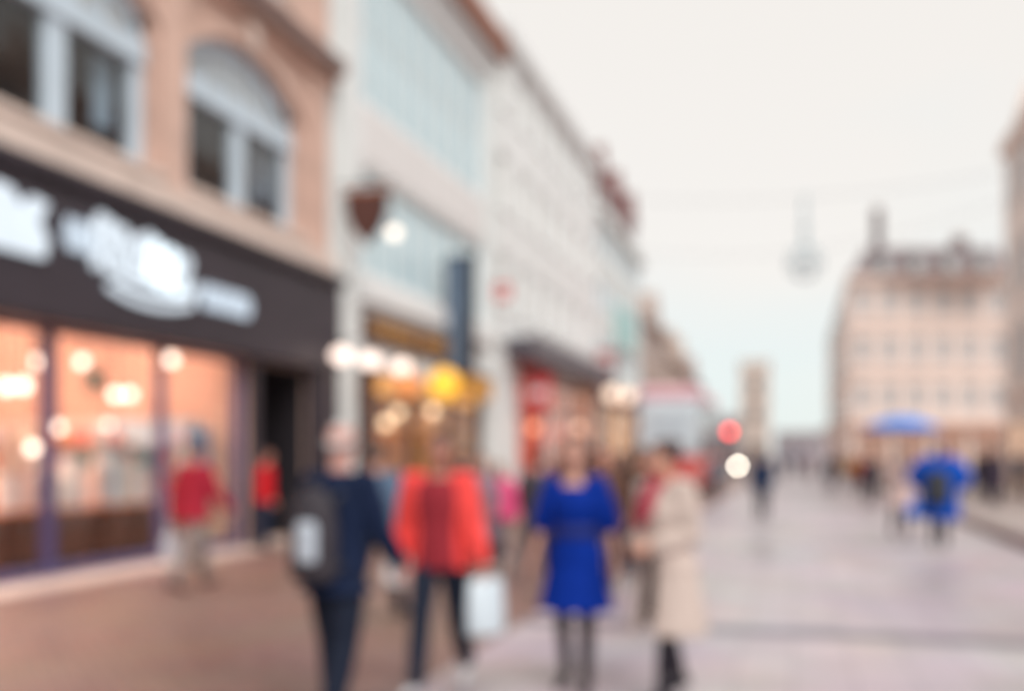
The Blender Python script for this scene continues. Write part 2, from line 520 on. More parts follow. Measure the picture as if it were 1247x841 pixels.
# ------------------------------------------------------------------ sandstone building with the dark shopfront
B1Y = 4.2; B1W = 14.48
b1 = thing('sandstone_building', 'tan sandstone building with arched upper windows over a dark lit shopfront', 'building', (LX, B1Y, 0), FR)
bays = [(0.5, 4.1), (5.0, 8.6), (9.5, 13.1)]
ops = [(a, b, 5.8, 8.66) for a, b in bays]
up = [(a + d, a + d + 1.25, 10.1, 12.5) for a, b in bays for d in (.3, 2.05)]
shop_ops = [(0.3, 11.3, 0.02, 3.25), (11.5, 13.4, 0.02, 3.25)]
w = place('wall', facade_mesh(B1W, 14.2, ops + up + shop_ops, .45, 11, top=False), M_STONE, b1)
# arch spandrels, keystones and hood mouldings
for a, b in bays:
    n = 18; mb = MB(); cxm = (a + b) / 2; hw = (b - a) / 2; zs, zc_ = 8.05, 8.66
    arc = lambda x, e=0.0: zs + (zc_ - zs) * (1 - ((x - cxm) / hw) ** 2) + e
    for i in range(n):
        xa, xb = a + (b - a) * i / n, a + (b - a) * (i + 1) / n
        fa, fb = arc(xa), arc(xb)
        mb.prism([(xa, fa - .001), (xb, fb - .001), (xb, zc_ + .002), (xa, zc_ + .002)], 0.002, .45)
    mb.build('spandrel', M_STONE, b1)
    mb = MB()
    for i in range(n):
        xa, xb = a - .2 + (b - a + .4) * i / n, a - .2 + (b - a + .4) * (i + 1) / n
        mb.prism([(xa, arc(xa, .04)), (xb, arc(xb, .04)), (xb, arc(xb, .3)), (xa, arc(xa, .3))], -.09, -.002)
    mb.build('arch_moulding', M_STONE, b1)
    MB().prism([(cxm - .13, 8.66), (cxm + .13, 8.66), (cxm + .2, 9.1), (cxm - .2, 9.1)], -.16, -.003).build('keystone', M_STONE_PALE, b1)
    # window: thick white frame, transom rail, mullion and arched head with glazing bars
    f = MB(); fy0, fy1 = .16, .30
    f.box(a, a + .26, fy0, fy1, 5.8, 7.75); f.box(b - .26, b, fy0, fy1, 5.8, 7.75)
    f.box(a + .26, b - .26, fy0 + .005, fy1 - .005, 5.8, 5.95)
    f.box(a, b, fy0 - .06, fy1 + .01, 7.38, 7.72)
    f.box(a, a + .16, fy0, fy1, 7.72, 8.05); f.box(b - .16, b, fy0, fy1, 7.72, 8.05)
    f.box(cxm - .2, cxm + .2, fy0 + .01, fy1 - .01, 5.95, 7.38)
    for i in range(n):
        xa, xb = a + (b - a) * i / n, a + (b - a) * (i + 1) / n
        f.prism([(xa, arc(xa, -.2)), (xb, arc(xb, -.2)), (xb, arc(xb)), (xa, arc(xa))], fy0, fy1)
    for q in (-.95, -.32, .32, .95):
        zt = arc(cxm + q)
        f.box(cxm + q - .05, cxm + q + .05, fy0 + .02, fy1 - .02, 7.72, zt - .1)
    wf = f.build('window', M_WINWHITE, b1)
    for p0, p1 in ((a + .26, cxm - .2), (cxm + .2, b - .26)):
        MB().box(p0, p1, .22, .232, 5.95, 7.38).build('pane', G_CLEAR, wf)
    pts = [(a + .1, 7.7), (b - .1, 7.7)] + [(x_, arc(x_, -.1)) for x_ in [b - .1 - (b - a - .2) * i / n for i in range(n + 1)]]
    MB().prism(pts, .22, .232).build('fan_pane', M_GREYGLASS, wf)
    MB().bevel_box(a - .12, b + .12, -.22, .14, 5.64, 5.797, .03).build('sill', M_STONE_PALE, wf)
    # dim room and net curtain behind the glass
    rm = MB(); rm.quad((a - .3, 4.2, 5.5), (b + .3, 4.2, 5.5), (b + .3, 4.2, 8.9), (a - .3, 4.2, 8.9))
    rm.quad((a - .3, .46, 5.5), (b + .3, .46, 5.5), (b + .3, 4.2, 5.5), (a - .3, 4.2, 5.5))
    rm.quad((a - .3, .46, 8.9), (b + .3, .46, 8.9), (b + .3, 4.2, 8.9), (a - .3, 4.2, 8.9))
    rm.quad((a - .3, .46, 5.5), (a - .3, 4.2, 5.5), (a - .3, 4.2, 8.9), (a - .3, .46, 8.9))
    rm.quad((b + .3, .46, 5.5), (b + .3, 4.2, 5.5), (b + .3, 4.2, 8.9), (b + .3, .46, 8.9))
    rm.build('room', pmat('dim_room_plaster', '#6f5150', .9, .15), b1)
    cu = MB()
    for k in range(5):
        x = b - .62 + k * .075
        cu.tube([(x, .5 + .03 * (k % 2), 6.35), (x, .5 + .03 * (k % 2), 7.4)], .04, 6, cap=False)
    cu.build('curtain', pmat('pale_blue_curtain', '#9fb3c4', .9), b1)
for o_ in up:
    window(b1, o_[0], o_[1], o_[2], o_[3], y=.15, gm=M_GREYGLASS, nx=1, nz=2, fw=.1, sill=M_STONE_PALE)
band(b1, 'string_course', B1W, 5.2, 5.62, .2, M_STONE_PALE)
band(b1, 'cornice', B1W, 9.3, 9.62, .42, M_CORNICE)
band(b1, 'cornice_bed', B1W, 9.12, 9.298, .22, M_STONE)
band(b1, 'eaves_cornice', B1W, 13.5, 14.0, .5, M_CORNICE)
for x in (4.55, 9.05, 13.8):
    MB().bevel_box(x - .32, x + .32, -.1, -.003, 5.63, 9.11, .02).build('pilaster', M_STONE, b1)
gable_roof(b1, B1W, 11, 14.2, 2.5, M_SLATE)
# shopfront
fas = band(b1, 'fascia', B1W - .05, 3.28, 5.0, .32, M_FASCIA, x0=0.02)
band(b1, 'fascia_cornice', B1W, 5.003, 5.197, .45, M_FASCIA)
band(b1, 'shopfront_pilaster', 14.45, 0.0, 3.277, .26, M_FASCIA, x0=13.45)
band(b1, 'shopfront_pilaster', .3, 0.0, 3.277, .26, M_FASCIA, x0=0.02)
band(b1, 'shopfront_pilaster', 11.52, 0.0, 3.277, .12, M_FASCIA, x0=11.28)
posts = [0.3, 3.4, 6.6, 9.0, 11.2]
for p in posts:
    MB().box(p + (.03 if p == 9.0 else 0), p + (.07 if p == 9.0 else .1), .08, .26, .02, 3.22).build('window_post', M_FRAME_BLUE, b1)
for p0, p1 in zip(posts[:-1], posts[1:]):
    MB().box(p0 + .1, p1, .15, .162, .14, 3.2).build('shop_pane', G_CLEAR, b1)
    MB().box(p0 + .1, p1, .06, .28, .02, .14).build('stall_riser', M_FRAME_BLUE, b1)
    MB().box(p0 + .1, p1, .09, .25, 3.2, 3.25).build('window_head', M_FRAME_BLUE, b1)
# dark recessed entrance
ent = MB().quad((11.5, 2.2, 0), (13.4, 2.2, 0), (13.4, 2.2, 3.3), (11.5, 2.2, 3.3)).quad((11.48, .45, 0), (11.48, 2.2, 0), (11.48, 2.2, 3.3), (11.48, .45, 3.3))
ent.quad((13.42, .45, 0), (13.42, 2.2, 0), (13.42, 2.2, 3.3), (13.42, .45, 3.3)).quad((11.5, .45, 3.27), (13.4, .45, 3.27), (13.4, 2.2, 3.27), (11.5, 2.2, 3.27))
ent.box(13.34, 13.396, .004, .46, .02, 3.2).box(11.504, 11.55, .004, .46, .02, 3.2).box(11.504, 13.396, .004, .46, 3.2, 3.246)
ent.build('entrance_lining', pmat('dark_entrance_lining', '#2a262c', .6), b1)  # one even dark tone over the whole lining
dr = MB().box(11.9, 13.0, 2.1, 2.16, .02, 2.3).build('door', pmat('dark_green_door', '#27302f', .4), b1)
MB().tube([(12.05, 2.06, .95), (12.05, 2.06, 1.25)], .018, 8).build('door_handle', M_STEEL, dr)
# lit interior
rx0, rx1, ry1, rh = .3, 11.3, 7.5, 4.6
M_FLOORWOOD = pmat('orange_wood_floor', '#c07a4c', .35, .15, 1.5, .1)
MB().quad((rx0, .47, .015), (rx1, .47, .015), (rx1, ry1, .015), (rx0, ry1, .015)).build('shop_floor', M_FLOORWOOD, b1)
MB().quad((rx0, .47, rh), (rx0, ry1, rh), (rx1, ry1, rh), (rx1, .47, rh)).build('shop_ceiling', pmat('pink_ceiling', '#eed2c6', .9, .05), b1)
wl_ = MB().quad((rx0, ry1, 0), (rx1, ry1, 0), (rx1, ry1, rh), (rx0, ry1, rh)).quad((rx0, .47, 0), (rx0, ry1, 0), (rx0, ry1, rh), (rx0, .47, rh)).quad((rx1, .47, 0), (rx1, .47, rh), (rx1, ry1, rh), (rx1, ry1, 0))
wl_.build('shop_wall', pmat('salmon_wall', '#dab29f', .9, .08), b1)

def b1w(x, y, z=0):      # a place inside that building, in street coordinates
    return (LX - y, B1Y + x, z)

# ceiling panels added out of view to light the shop interior
E_FILL = emat('fill_panel_glow', '#ffdfca', 8.0)
for i in range(5):
    for j in range(2):
        t = thing('fill_panel', 'square light panel added out of view on the pink ceiling inside the corner shop', 'light', b1w(1.4 + i * 2.1, 1.9 + j * 3.0, 4.53), FR, 'added light panels on the shop ceiling')
        MB().bevel_box(-.8, .8, -.8, .8, 0.0, .06, .01).build('frame', M_WHITE, t)
        MB().box(-.75, .75, -.75, .75, -.012, -.001).build('diffuser', E_FILL, t)

E_GLOBE = emat('globe_glow', '#ffe0cc', 3.4)
def pendant(loc, r, label, group, mat=None, drop=.3, cat='lamp'):
    t = thing('pendant_lamp', label, cat, loc, 0, group)
    MB().ball((0, 0, 0), r, 12, 8).build('globe', mat or E_GLOBE, t, True)
    MB().tube([(0, 0, r), (0, 0, r + drop)], .012, 6).build('cord', M_BLACK, t)
    MB().tube([(0, 0, r - .01), (0, 0, r + .05)], .03, 8).build('cap', M_BLACK, t)
    return t
lab = 'small round lamp glowing inside the shop with the dark fascia'
def wall_at(px, py, X):
    u = (px - 623.5) / 1212.0
    k = X / (u * cy_ - sy_)
    return (X, (u * sy_ + cy_) * k, CAM_H + (553 - py) / 1212.0 * k)
for px, py, dx in ((8, 470, .7), (29, 469, .7), (209, 437, .35), (141, 480, 1.6), (158, 480, 1.6), (130, 517, 2.2), (160, 517, 2.2), (70, 520, 1.8), (180, 545, 1.9), (40, 545, 1.5), (265, 505, .6), (100, 440, 2.4), (45, 440, 2.6)):
    X, Y, Z = wall_at(px, py, LX - .35 - dx)
    pendant((X, Y, Z), .085, lab, 'globe lamps inside the shop', drop=max(.05, 4.58 - Z - .085))
X, Y, Z = wall_at(130, 80, LX - 1.3)
pendant((X, Y, Z), .085, 'small globe lamp seen through an arched upstairs window', None, emat('dim_globe', '#ffd9c8', 3), drop=max(.05, 8.85 - Z))

# shelving, counters and goods
prod_cols = [('cream', '#e8dccb'), ('coral pink', '#d9776c'), ('teal', '#4f8f92'), ('amber', '#d08a3e'), ('white', '#e6e4e0'), ('lilac', '#a99bc0'), ('red', '#b93a3c'), ('sky blue', '#7fa9cf')]
prod_m = {c: pmat('pack_' + c.replace(' ', '_'), h, .45, .1, 6, .05) for c, h in prod_cols}
bott = MB().loft([(0, .055, .055), (.16, .055, .055), (.2, .03, .03), (.24, .022, .022), (.245, .028, .028), (.28, .028, .028)], 10)
boxm = MB().bevel_box(-.08, .08, -.06, .06, 0, .24, .008)
prod_me = {}
for c, _ in prod_cols:
    a = boxm.mesh('packet'); a.materials.append(prod_m[c])
    b_ = bott.mesh('bottle'); b_.materials.append(prod_m[c]); prod_me[c] = (a, b_)
def product(loc, rz, where):
    c = random.choice(prod_cols)[0]; k = random.random() < .45
    o = place('bottle' if k else 'packet', prod_me[c][1 if k else 0], None, None, loc, rz)
    tag(o, f'{c} {"bottle" if k else "packet"} on {where}', 'bottle' if k else 'packet', f'{c} {"bottles" if k else "packets"} on {where}')
def shelving(x, y, rz, label, where, W=1.8, n=5, mat=None):
    t = thing('shelving_unit', label, 'shelf', b1w(x, y, .016), FR + rz)
    mat = mat or pmat('white_shelf', '#e2d6cf', .5, .05)
    MB().box(-W / 2, -W / 2 + .04, -.2, .2, 0, 2.2).build('side_panel', mat, t)
    MB().box(W / 2 - .04, W / 2, -.2, .2, 0, 2.2).build('side_panel', mat, t)
    MB().box(-W / 2 + .04, W / 2 - .04, .17, .2, 0.02, 2.2).build('back_panel', mat, t)
    Mx = Matrix.Translation(b1w(x, y, .016)) @ Matrix.Rotation(FR + rz, 4, 'Z')
    for k in range(n):
        z = .15 + k * 2.0 / n
        MB().box(-W / 2 + .04, W / 2 - .04, -.2, .168, z, z + .03).build('shelf', mat, t)
        if k < n:
            for q in range(int(W / .26)):
                if random.random() < .9:
                    p = Mx @ Vector((-W / 2 + .18 + q * .26, -.04 + random.uniform(-.04, .03), z + .032))
                    product(tuple(p), FR + rz + random.uniform(-.2, .2), where)
shelving(8.2, 6.9, 0, 'tall white shelving against the back wall of the shop', 'the back wall shelves', W=2.4)
shelving(10.95, 1.7, R(-90), 'pale blue shelving on the side wall nearest the shop window', 'the pale blue side wall shelves', W=1.7, mat=pmat('pale_blue_shelf', '#bcd2e0', .5))
shelving(10.95, 3.6, R(-90), 'white shelving in the middle of the shop side wall', 'the middle white side wall shelves', W=1.8)
shelving(10.95, 5.6, R(-90), 'white shelving deepest along the shop side wall', 'the deepest white side wall shelves', W=1.8)
def counter(x, y, W, D, H, label, top, front):
    t = thing('display_counter', label, 'counter', b1w(x, y, .016), FR)
    MB().box(-W / 2, W / 2, -D / 2, D / 2, .1, H - .05).build('cabinet', front, t)
    MB().box(-W / 2 + .05, W / 2 - .05, -D / 2 + .05, D / 2 - .05, 0, .1).build('plinth', M_BLACK, t)
    MB().bevel_box(-W / 2 - .04, W / 2 + .04, -D / 2 - .04, D / 2 + .04, H - .049, H, .01).build('counter_top', top, t)
    k = int(W / .6)
    for i in range(k):
        MB().box(-W / 2 + .04 + i * W / k, -W / 2 - .04 + (i + 1) * W / k, -D / 2 - .02, -D / 2 - .001, .16, H - .1).build('panel', front, t)
M_ORWOOD = pmat('orange_wood', '#b5683c', .4, .15, 2, .1)
counter(9.3, 2.6, 2.4, .7, .95, 'brown wooden display counter with an orange top inside the shop window', M_ORWOOD, pmat('brown_cabinet', '#5d3a2c', .5, .15))
counter(7.9, 4.6, 1.8, .6, .85, 'pale pink display table deep inside the shop', pmat('pink_top', '#e0aaa0', .4), pmat('pink_front', '#c98f80', .5))
for q in range(9):
    x, y, z = b1w(8.25 + q * .26, 2.55 + random.uniform(-.1, .1), .967)
    product((x, y, z), random.uniform(0, 3), 'the brown counter')
for q in range(6):
    x, y, z = b1w(7.2 + q * .27, 4.55 + random.uniform(-.1, .1), .867)
    product((x, y, z), random.uniform(0, 3), 'the pink table')
# tall display stand with a poster beside the entrance
t = thing('display_stand', 'slim display stand with white and yellow panels just inside the window by the entrance', 'display', b1w(10.85, .72, .016), FR)
MB().box(-.35, .35, -.03, .03, .05, 2.1).build('board', M_WHITE, t)
MB().box(-.33, .33, -.045, -.031, 1.25, 2.0).build('panel', pmat('poster_blue', '#6fa6d6', .5, .3, 2.5), t)
MB().box(-.33, .33, -.045, -.031, .25, 1.2).build('panel', pmat('poster_yellow', '#e3cf9a', .5, .2, 2.5), t)
MB().bevel_box(-.4, .4, -.2, .2, 0, .049, .01).build('base', M_STEEL, t)
# low brown cabinets near the glass with tall pale gift boxes on them
box_cols = [('ivory', '#f3ece2'), ('white', '#f1f1f0'), ('blush', '#efd6cd'), ('pale blue', '#cfdfe8')]
for k, (x, y, W) in enumerate(((6.2, 1.25, 1.1), (7.75, 1.3, 1.5), (9.5, 1.25, 1.5))):
    nm = ('cabinet left of the blue post', 'cabinet between the window posts', 'cabinet nearest the entrance')[k]
    counter(x, y, W, .6, .8, 'low brown wooden ' + nm + ' just behind the shop glass', M_ORWOOD, MATS['brown_cabinet'])
    for q in range(int(W / .3)):
        c, hx_ = box_cols[(q + k) % 4]
        X, Y, Z = b1w(x - W / 2 + .2 + q * .3, y + random.uniform(-.08, .08), .817)
        hh = random.uniform(.35, .75)
        t = thing('gift_box', f'{c} gift box standing on the {nm}', 'box', (X, Y, Z), FR + random.uniform(-.2, .2), f'{c} boxes on the {nm}')
        MB().bevel_box(-.115, .115, -.115, .115, 0, hh, .012).build('carton', pmat('giftbox_' + hx_[1:], hx_, .5), t)
        MB().bevel_box(-.122, .122, -.122, .122, hh - .08, hh + .01, .008).build('lid', pmat('giftbox_' + hx_[1:], hx_, .5), t)
# small teal hanging panel
X, Y, Z = wall_at(115, 462, LX - 1.0)
t = thing('hanging_sign', 'small teal panel hung from the shop ceiling behind the glass', 'sign', (X, Y, Z), FR)
MB().box(-.17, .17, -.015, .015, -.18, .18).build('board', pmat('teal_board', '#3f8d86', .5), t)
for s in (-1, 1): MB().tube([(s * .14, 0, .18), (s * .14, 0, max(.3, 4.58 - Z))], .006, 6).build('wire', M_STEEL, t)

# illuminated fascia sign: emblem and script strokes
E_SIGN = emat('sign_glow', '#e3eef8', 0.66)
E_SIGN_HOT = emat('sign_glow_bright', '#e6f6ff', 1.15)
sg = thing('shop_sign', 'white illuminated emblem and script lettering on the dark shop fascia', 'sign', (LX + .33, -.36, -.06), 0)
yo = 9.5
emb = [(yo, 4.06), (yo + 1.0, 4.06), (yo + 1.03, 4.3), (yo + .9, 4.48), (yo + 1.05, 4.72), (yo + .8, 4.76), (yo + .62, 4.58), (yo + .45, 4.78), (yo + .2, 4.8), (yo, 4.62)]
me_ = MB(); n_ = len(emb)
me_.add([(0, a, b) for a, b in emb] + [(.1, a, b) for a, b in emb], [tuple(range(n_)), tuple(range(2 * n_ - 1, n_ - 1, -1))] + [(i, i + n_, (i + 1) % n_ + n_, (i + 1) % n_) for i in range(n_)])
me_.build('emblem', E_SIGN, sg)
def stroke(pts, r, m=None, name='letter'):
    # smooth the polyline, then a rounded light tube
    P = [Vector((.05, a, b)) for a, b in pts]; Q = []
    for i in range(len(P) - 1):
        p0, p1, p2, p3 = P[max(0, i - 1)], P[i], P[i + 1], P[min(len(P) - 1, i + 2)]
        for k in range(5):
            t_ = k / 5; Q.append(.5 * ((2 * p1) + (p2 - p0) * t_ + (2 * p0 - 5 * p1 + 4 * p2 - p3) * t_ ** 2 + (3 * p1 - p0 - 3 * p2 + p3) * t_ ** 3))
    Q.append(P[-1])
    return MB().tube(Q, r, 8).build(name, m or E_SIGN, sg, True)
E_SIGN_DIM = emat('sign_glow_soft', '#d2e0ee', 0.62)
for i, y in enumerate((10.95, 11.12, 11.30)):      # small word
    stroke([(y, 4.62), (y, 4.36), (y + .06, 4.3), (y + .12, 4.36)], .05, E_SIGN_DIM)
for i, (y, h) in enumerate(((11.55, .5), (11.95, .42), (12.35, .38), (12.7, .42), (13.05, .36), (13.4, .34))):   # script word
    c = 4.42 - (y - 11.5) * .035
    stroke([(y - .1, c - .28), (y - .12, c + .1), (y, c + h * .8), (y + .14, c + .2), (y + .02, c - .15), (y + .2, c - .3), (y + .36, c - .12)], .05, E_SIGN_HOT if y in (12.7, 13.05) else E_SIGN)
for y in (11.62, 12.45):
    stroke([(y, 4.62), (y + .12, 4.78), (y + .26, 4.6), (y + .1, 4.45)], .045)
stroke([(11.75, 3.92), (12.2, 3.82), (12.8, 3.8), (13.3, 3.86), (13.6, 3.94)], .055)       # swash below
stroke([(11.9, 4.03), (12.4, 3.98), (12.9, 3.98), (13.4, 4.02)], .035)
for i, y in enumerate((14.0, 14.28, 14.56, 14.84, 15.1)):
    stroke([(y, 4.28), (y - .06, 4.14), (y, 4.0), (y + .12, 4.0), (y + .15, 4.2), (y, 4.28)], .048, E_SIGN_DIM)

# ------------------------------------------------------------------ white-framed glass building
B2Y = 18.72; B2W = 11.6
b2 = thing('glazed_building', 'white framed building with pale blue curtain glazing and brown cornice', 'building', (LX, B2Y, 0), FR)
gx0, gx1 = 1.55, 10.6
ops = [(gx0, gx1, 9.5, 13.1), (gx0, gx1, 5.7, 8.0), (gx0 - .25, gx1 + .1, 0.02, 3.55)]
place('wall', facade_mesh(B2W, 14.0, ops, .4, 11), M_WHITE, b2)
def curtain(z0, z1, rows, cols):
    for i in range(cols):
        a = gx0 + (gx1 - gx0) * i / cols
        b = gx0 + (gx1 - gx0) * (i + 1) / cols
        window(b2, a + .004, b - .004, z0 + .004, z1 - .004, y=.14, fm=M_OFFWHITE, gm=M_SKYGLASS, nx=1, nz=rows, fw=.06)
curtain(9.5, 13.1, 2, 8); curtain(5.7, 8.0, 1, 8)
for i in range(8):
    a = gx0 + (gx1 - gx0) * i / 8
    MB().box(a + .05, a + (gx1 - gx0) / 8 - .05, -.04, -.003, 8.15, 9.35).build('spandrel_panel', pmat('pale_pink_panel', '#e0dedd', .6, .06), b2)
for x in (.1, 10.75):
    MB().bevel_box(x, x + .85, -.14, -.003, 0.0, 13.6, .02).build('pier', M_OFFWHITE, b2)
band(b2, 'cornice', B2W, 14.0, 14.75, .55, pmat('brown_cornice', '#9a6f60', .8, .12), y_in=.3)
band(b2, 'cornice_bed', B2W, 13.62, 13.997, .25, M_WHITE)
band(b2, 'shop_canopy', gx1 + .1, 4.95, 5.45, .25, M_WHITE, x0=gx0 - .3)
# shop recess
rec = MB().quad((gx0 - .2, 3.4, 0), (gx1, 3.4, 0), (gx1, 3.4, 3.56), (gx0 - .2, 3.4, 3.56)).quad((gx0 - .25, .4, 3.56), (gx1 + .1, .4, 3.56), (gx1 + .1, 3.4, 3.56), (gx0 - .25, 3.4, 3.56))
rec.quad((gx0 - .25, .4, 0), (gx0 - .25, 3.4, 0), (gx0 - .25, 3.4, 3.56), (gx0 - .25, .4, 3.56)).quad((gx1 + .1, .4, 0), (gx1 + .1, 3.4, 0), (gx1 + .1, 3.4, 3.56), (gx1 + .1, .4, 3.56))
rec.build('recess_lining', pmat('warm_recess', '#dfb98a', .8, .15), b2)
MB().quad((gx0 - .25, .41, .012), (gx1 + .1, .41, .012), (gx1 + .1, 3.4, .012), (gx0 - .25, 3.4, .012)).build('recess_floor', M_FLOORWOOD, b2)
for i, (a, b) in enumerate(((1.32, 2.6), (5.0, 5.12), (8.0, 8.14), (10.4, 10.68))):
    MB().box(a, b, .1, .3, .02, 3.53).build('timber_panel', M_BROWN, b2)
for i, (a, b) in enumerate(((2.62, 4.98), (5.14, 7.98), (8.16, 10.38))):
    MB().box(a, b, .18, .195, .35, 2.9).build('shop_pane', G_CLEAR, b2)
    MB().box(a, b, .1, .28, .02, .35).build('stall_riser', M_BROWN, b2)
    MB().box(a, b, .11, .27, 2.9, 3.0).build('transom', M_BROWN, b2)
    MB().box(a, b, .18, .195, 3.0, 3.52).build('transom_pane', lit_pane('amber_transom', '#ffb866', .55), b2)
# timber name board with gold lettering blocks (unreadable in the photograph)
t = thing('name_board', 'long brown shop board with worn gold lettering under the glazed front', 'sign', (LX + .02, B2Y, 0), FR)
MB().bevel_box(1.5, 7.0, -.2, -.003, 4.16, 4.72, .03).build('board', pmat('gilt_brown_board', '#5a3c2e', .5, .15), t)
for i in range(12):
    x = 1.75 + i * .43
    if i == 6: continue
    k = (.15, .11, .17, .13)[i % 4]; mb = MB()
    mb.tube([(x + .13 + k * math.cos(q * math.pi / 6), -.215, 4.44 + (.13 + .02 * (i % 2)) * math.sin(q * math.pi / 6)) for q in range(11)], .035, 6)
    mb.build('letter', M_GOLD, t)
def world_lamp(name, px, py, X, r, col, s, label, cat='lamp', group=None, rx=None, bracket=True):
    x, y, z = wall_at(px, py, X)
    t = thing(name, label, cat, (x, y, z), 0, group)
    m = emat(f'glow_{col[1:]}_{s}', col, s)
    MB().ball((0, 0, 0), (rx or r, rx or r, r), 14, 9).build('globe', m, t, True)
    MB().tube([(0, 0, r * .9), (0, 0, r + .09)], .035, 8).build('cap', M_BLACK, t)
    if bracket:
        d = x - LX - .01
        MB().tube([(0, 0, r + .08), (-.1, 0, r + .25), (-d, 0, r + .28)], .02, 8).build('arm', M_BLACK, t)
        MB().tube([(-d, 0, r + .28), (-d + .03, 0, r + .28)], .07, 10).build('wall_plate', M_BLACK, t)
    return t
for px, py, nth in ((416, 432, 'first'), (451, 438, 'second'), (489, 446, 'third')):
    world_lamp('wall_lamp', px, py, LX + .75, .15, '#ffe6d8', 1.5, f'white globe lamp, {nth} from the sandstone building, below the brown name board', group='globe lamps below the name board', rx=.2)
world_lamp('wall_lamp', 480, 283, LX + .6, .13, '#ffeedc', 1.6, 'small cream globe lamp beside the hanging shield sign')
world_lamp('wall_lamp', 541, 466, LX + .9, .38, '#ffbc3c', 1.05, 'large yellow globe lamp under the projecting banner')
world_lamp('wall_lamp', 497, 468, LX + .3, .3, '#e08a50', .9, 'dim orange globe lamp beside the yellow one', bracket=True)
for px, py in ((485, 502), (527, 500), (470, 515), (550, 505)):
    x, y, z = wall_at(px, py, LX - 1.6)
    pendant((x, y, z), .14, 'warm globe lamp inside the shop under the brown name board', 'globe lamps in the timber shop', emat('warm_globe2', '#ffd9ae', 2.2), drop=3.54 - z - .14)
for i in range(3):  # glowing ceiling panels added to brighten the timber shop
    t = thing('fill_panel', 'warm square light panel added on the ceiling of the timber shop', 'light', (LX - 1.9, B2Y + 3.2 + i * 2.9, 3.49), FR, 'added light panels in the timber shop')
    MB().bevel_box(-.65, .65, -.65, .65, 0.0, .05, .01).build('frame', M_WHITE, t)
    MB().box(-.6, .6, -.6, .6, -.012, -.001).build('diffuser', emat('amber_fill_glow', '#ffd3a0', 4.5), t)
# goods in that shop
for i, (x, c, nm) in enumerate(((3.3, '#e2cfa4', 'cream'), (4.9, '#d9e2ea', 'pale blue'), (6.3, '#e2a23c', 'yellow'), (7.4, '#dba07c', 'peach'), (9.4, '#e8b23e', 'golden'))):
    t = thing('display_cabinet', f'{nm} display cabinet inside the timber shop', 'cabinet', (LX - 1.8, B2Y + x, .014), FR)
    m = pmat('cab_' + nm.replace(' ', '_'), c, .5)
    MB().box(-.45, .45, -.25, .25, 0.08, 2.0 + .2 * (i % 2)).build('carcass', m, t)
    MB().box(-.4, .4, -.2, .2, 0, .08).build('plinth', M_BLACK, t)
    for k in range(3): MB().box(-.4, .4, -.275, -.251, .2 + k * .58, .7 + k * .58).build('drawer', m, t)
t = thing('amber_board', 'amber projecting fascia board beside the yellow globe lamp', 'sign', (LX + .01, B2Y + 7.9, 3.25), FR)
MB().bevel_box(0, 2.4, -.35, 0, 0, .62, .03).build('board', pmat('amber_paint', '#d89a3e', .5, .1), t)
MB().bevel_box(-.05, 2.45, -.4, 0, .622, .72, .02).build('capping', M_BROWN, t)

# hanging shield sign on a bracket
t = thing('hanging_sign', 'brown shield shaped sign hanging from an iron bracket on the white building', 'sign', (LX + .02, wall_at(447, 275, LX + .77)[1], 6.0), 0)
sh = [(-.46, .95), (.46, .95), (.44, .55), (.28, .2), (0, -.1), (-.28, .2), (-.44, .55)]
MB().prism([(x + .75, z) for x, z in sh], -.05, .05).build('shield', pmat('brown_sign_paint', '#503530', .5, .15), t)
MB().prism([(x * .8 + .75, z * .8 + .1) for x, z in sh], -.062, -.051).build('shield_face', pmat('brown_sign_face', '#5c3a33', .5, .15), t)
MB().tube([(-.03, 0, 1.15), (1.3, 0, 1.15)], .025, 8).build('bracket', M_BLACK, t)
MB().tube([(-.02, 0, .6), (.3, 0, 1.0), (.7, 0, 1.13)], .015, 8).build('brace', M_BLACK, t)
for x in (.52, .98): MB().tube([(x, 0, .93), (x, 0, 1.14)], .01, 6).build('hanger', M_BLACK, t)
band_m = pmat('orange_trim', '#a9674a', .5)
MB().box(.26, 1.24, -.064, .064, .95, 1.03).build('trim', band_m, t)

# tall projecting banner
bx, by, bz = wall_at(561, 388, LX + .6)
t = thing('projecting_banner', 'tall narrow blue grey banner in a dark frame projecting from the white building', 'banner', (LX, by, 3.75), 0)
MB().bevel_box(.18, 1.02, -.05, .05, 0, 3.2, .02).build('frame', pmat('dark_banner_frame', '#211b20', .5), t)
MB().box(.26, .74, -.06, -.051, .08, 3.12).build('face', pmat('slate_blue_banner', '#5f7186', .6, .08), t)
for z in (.3, 2.9): MB().tube([(0, 0, z), (.2, 0, z)], .03, 8).build('arm', M_BLACK, t)

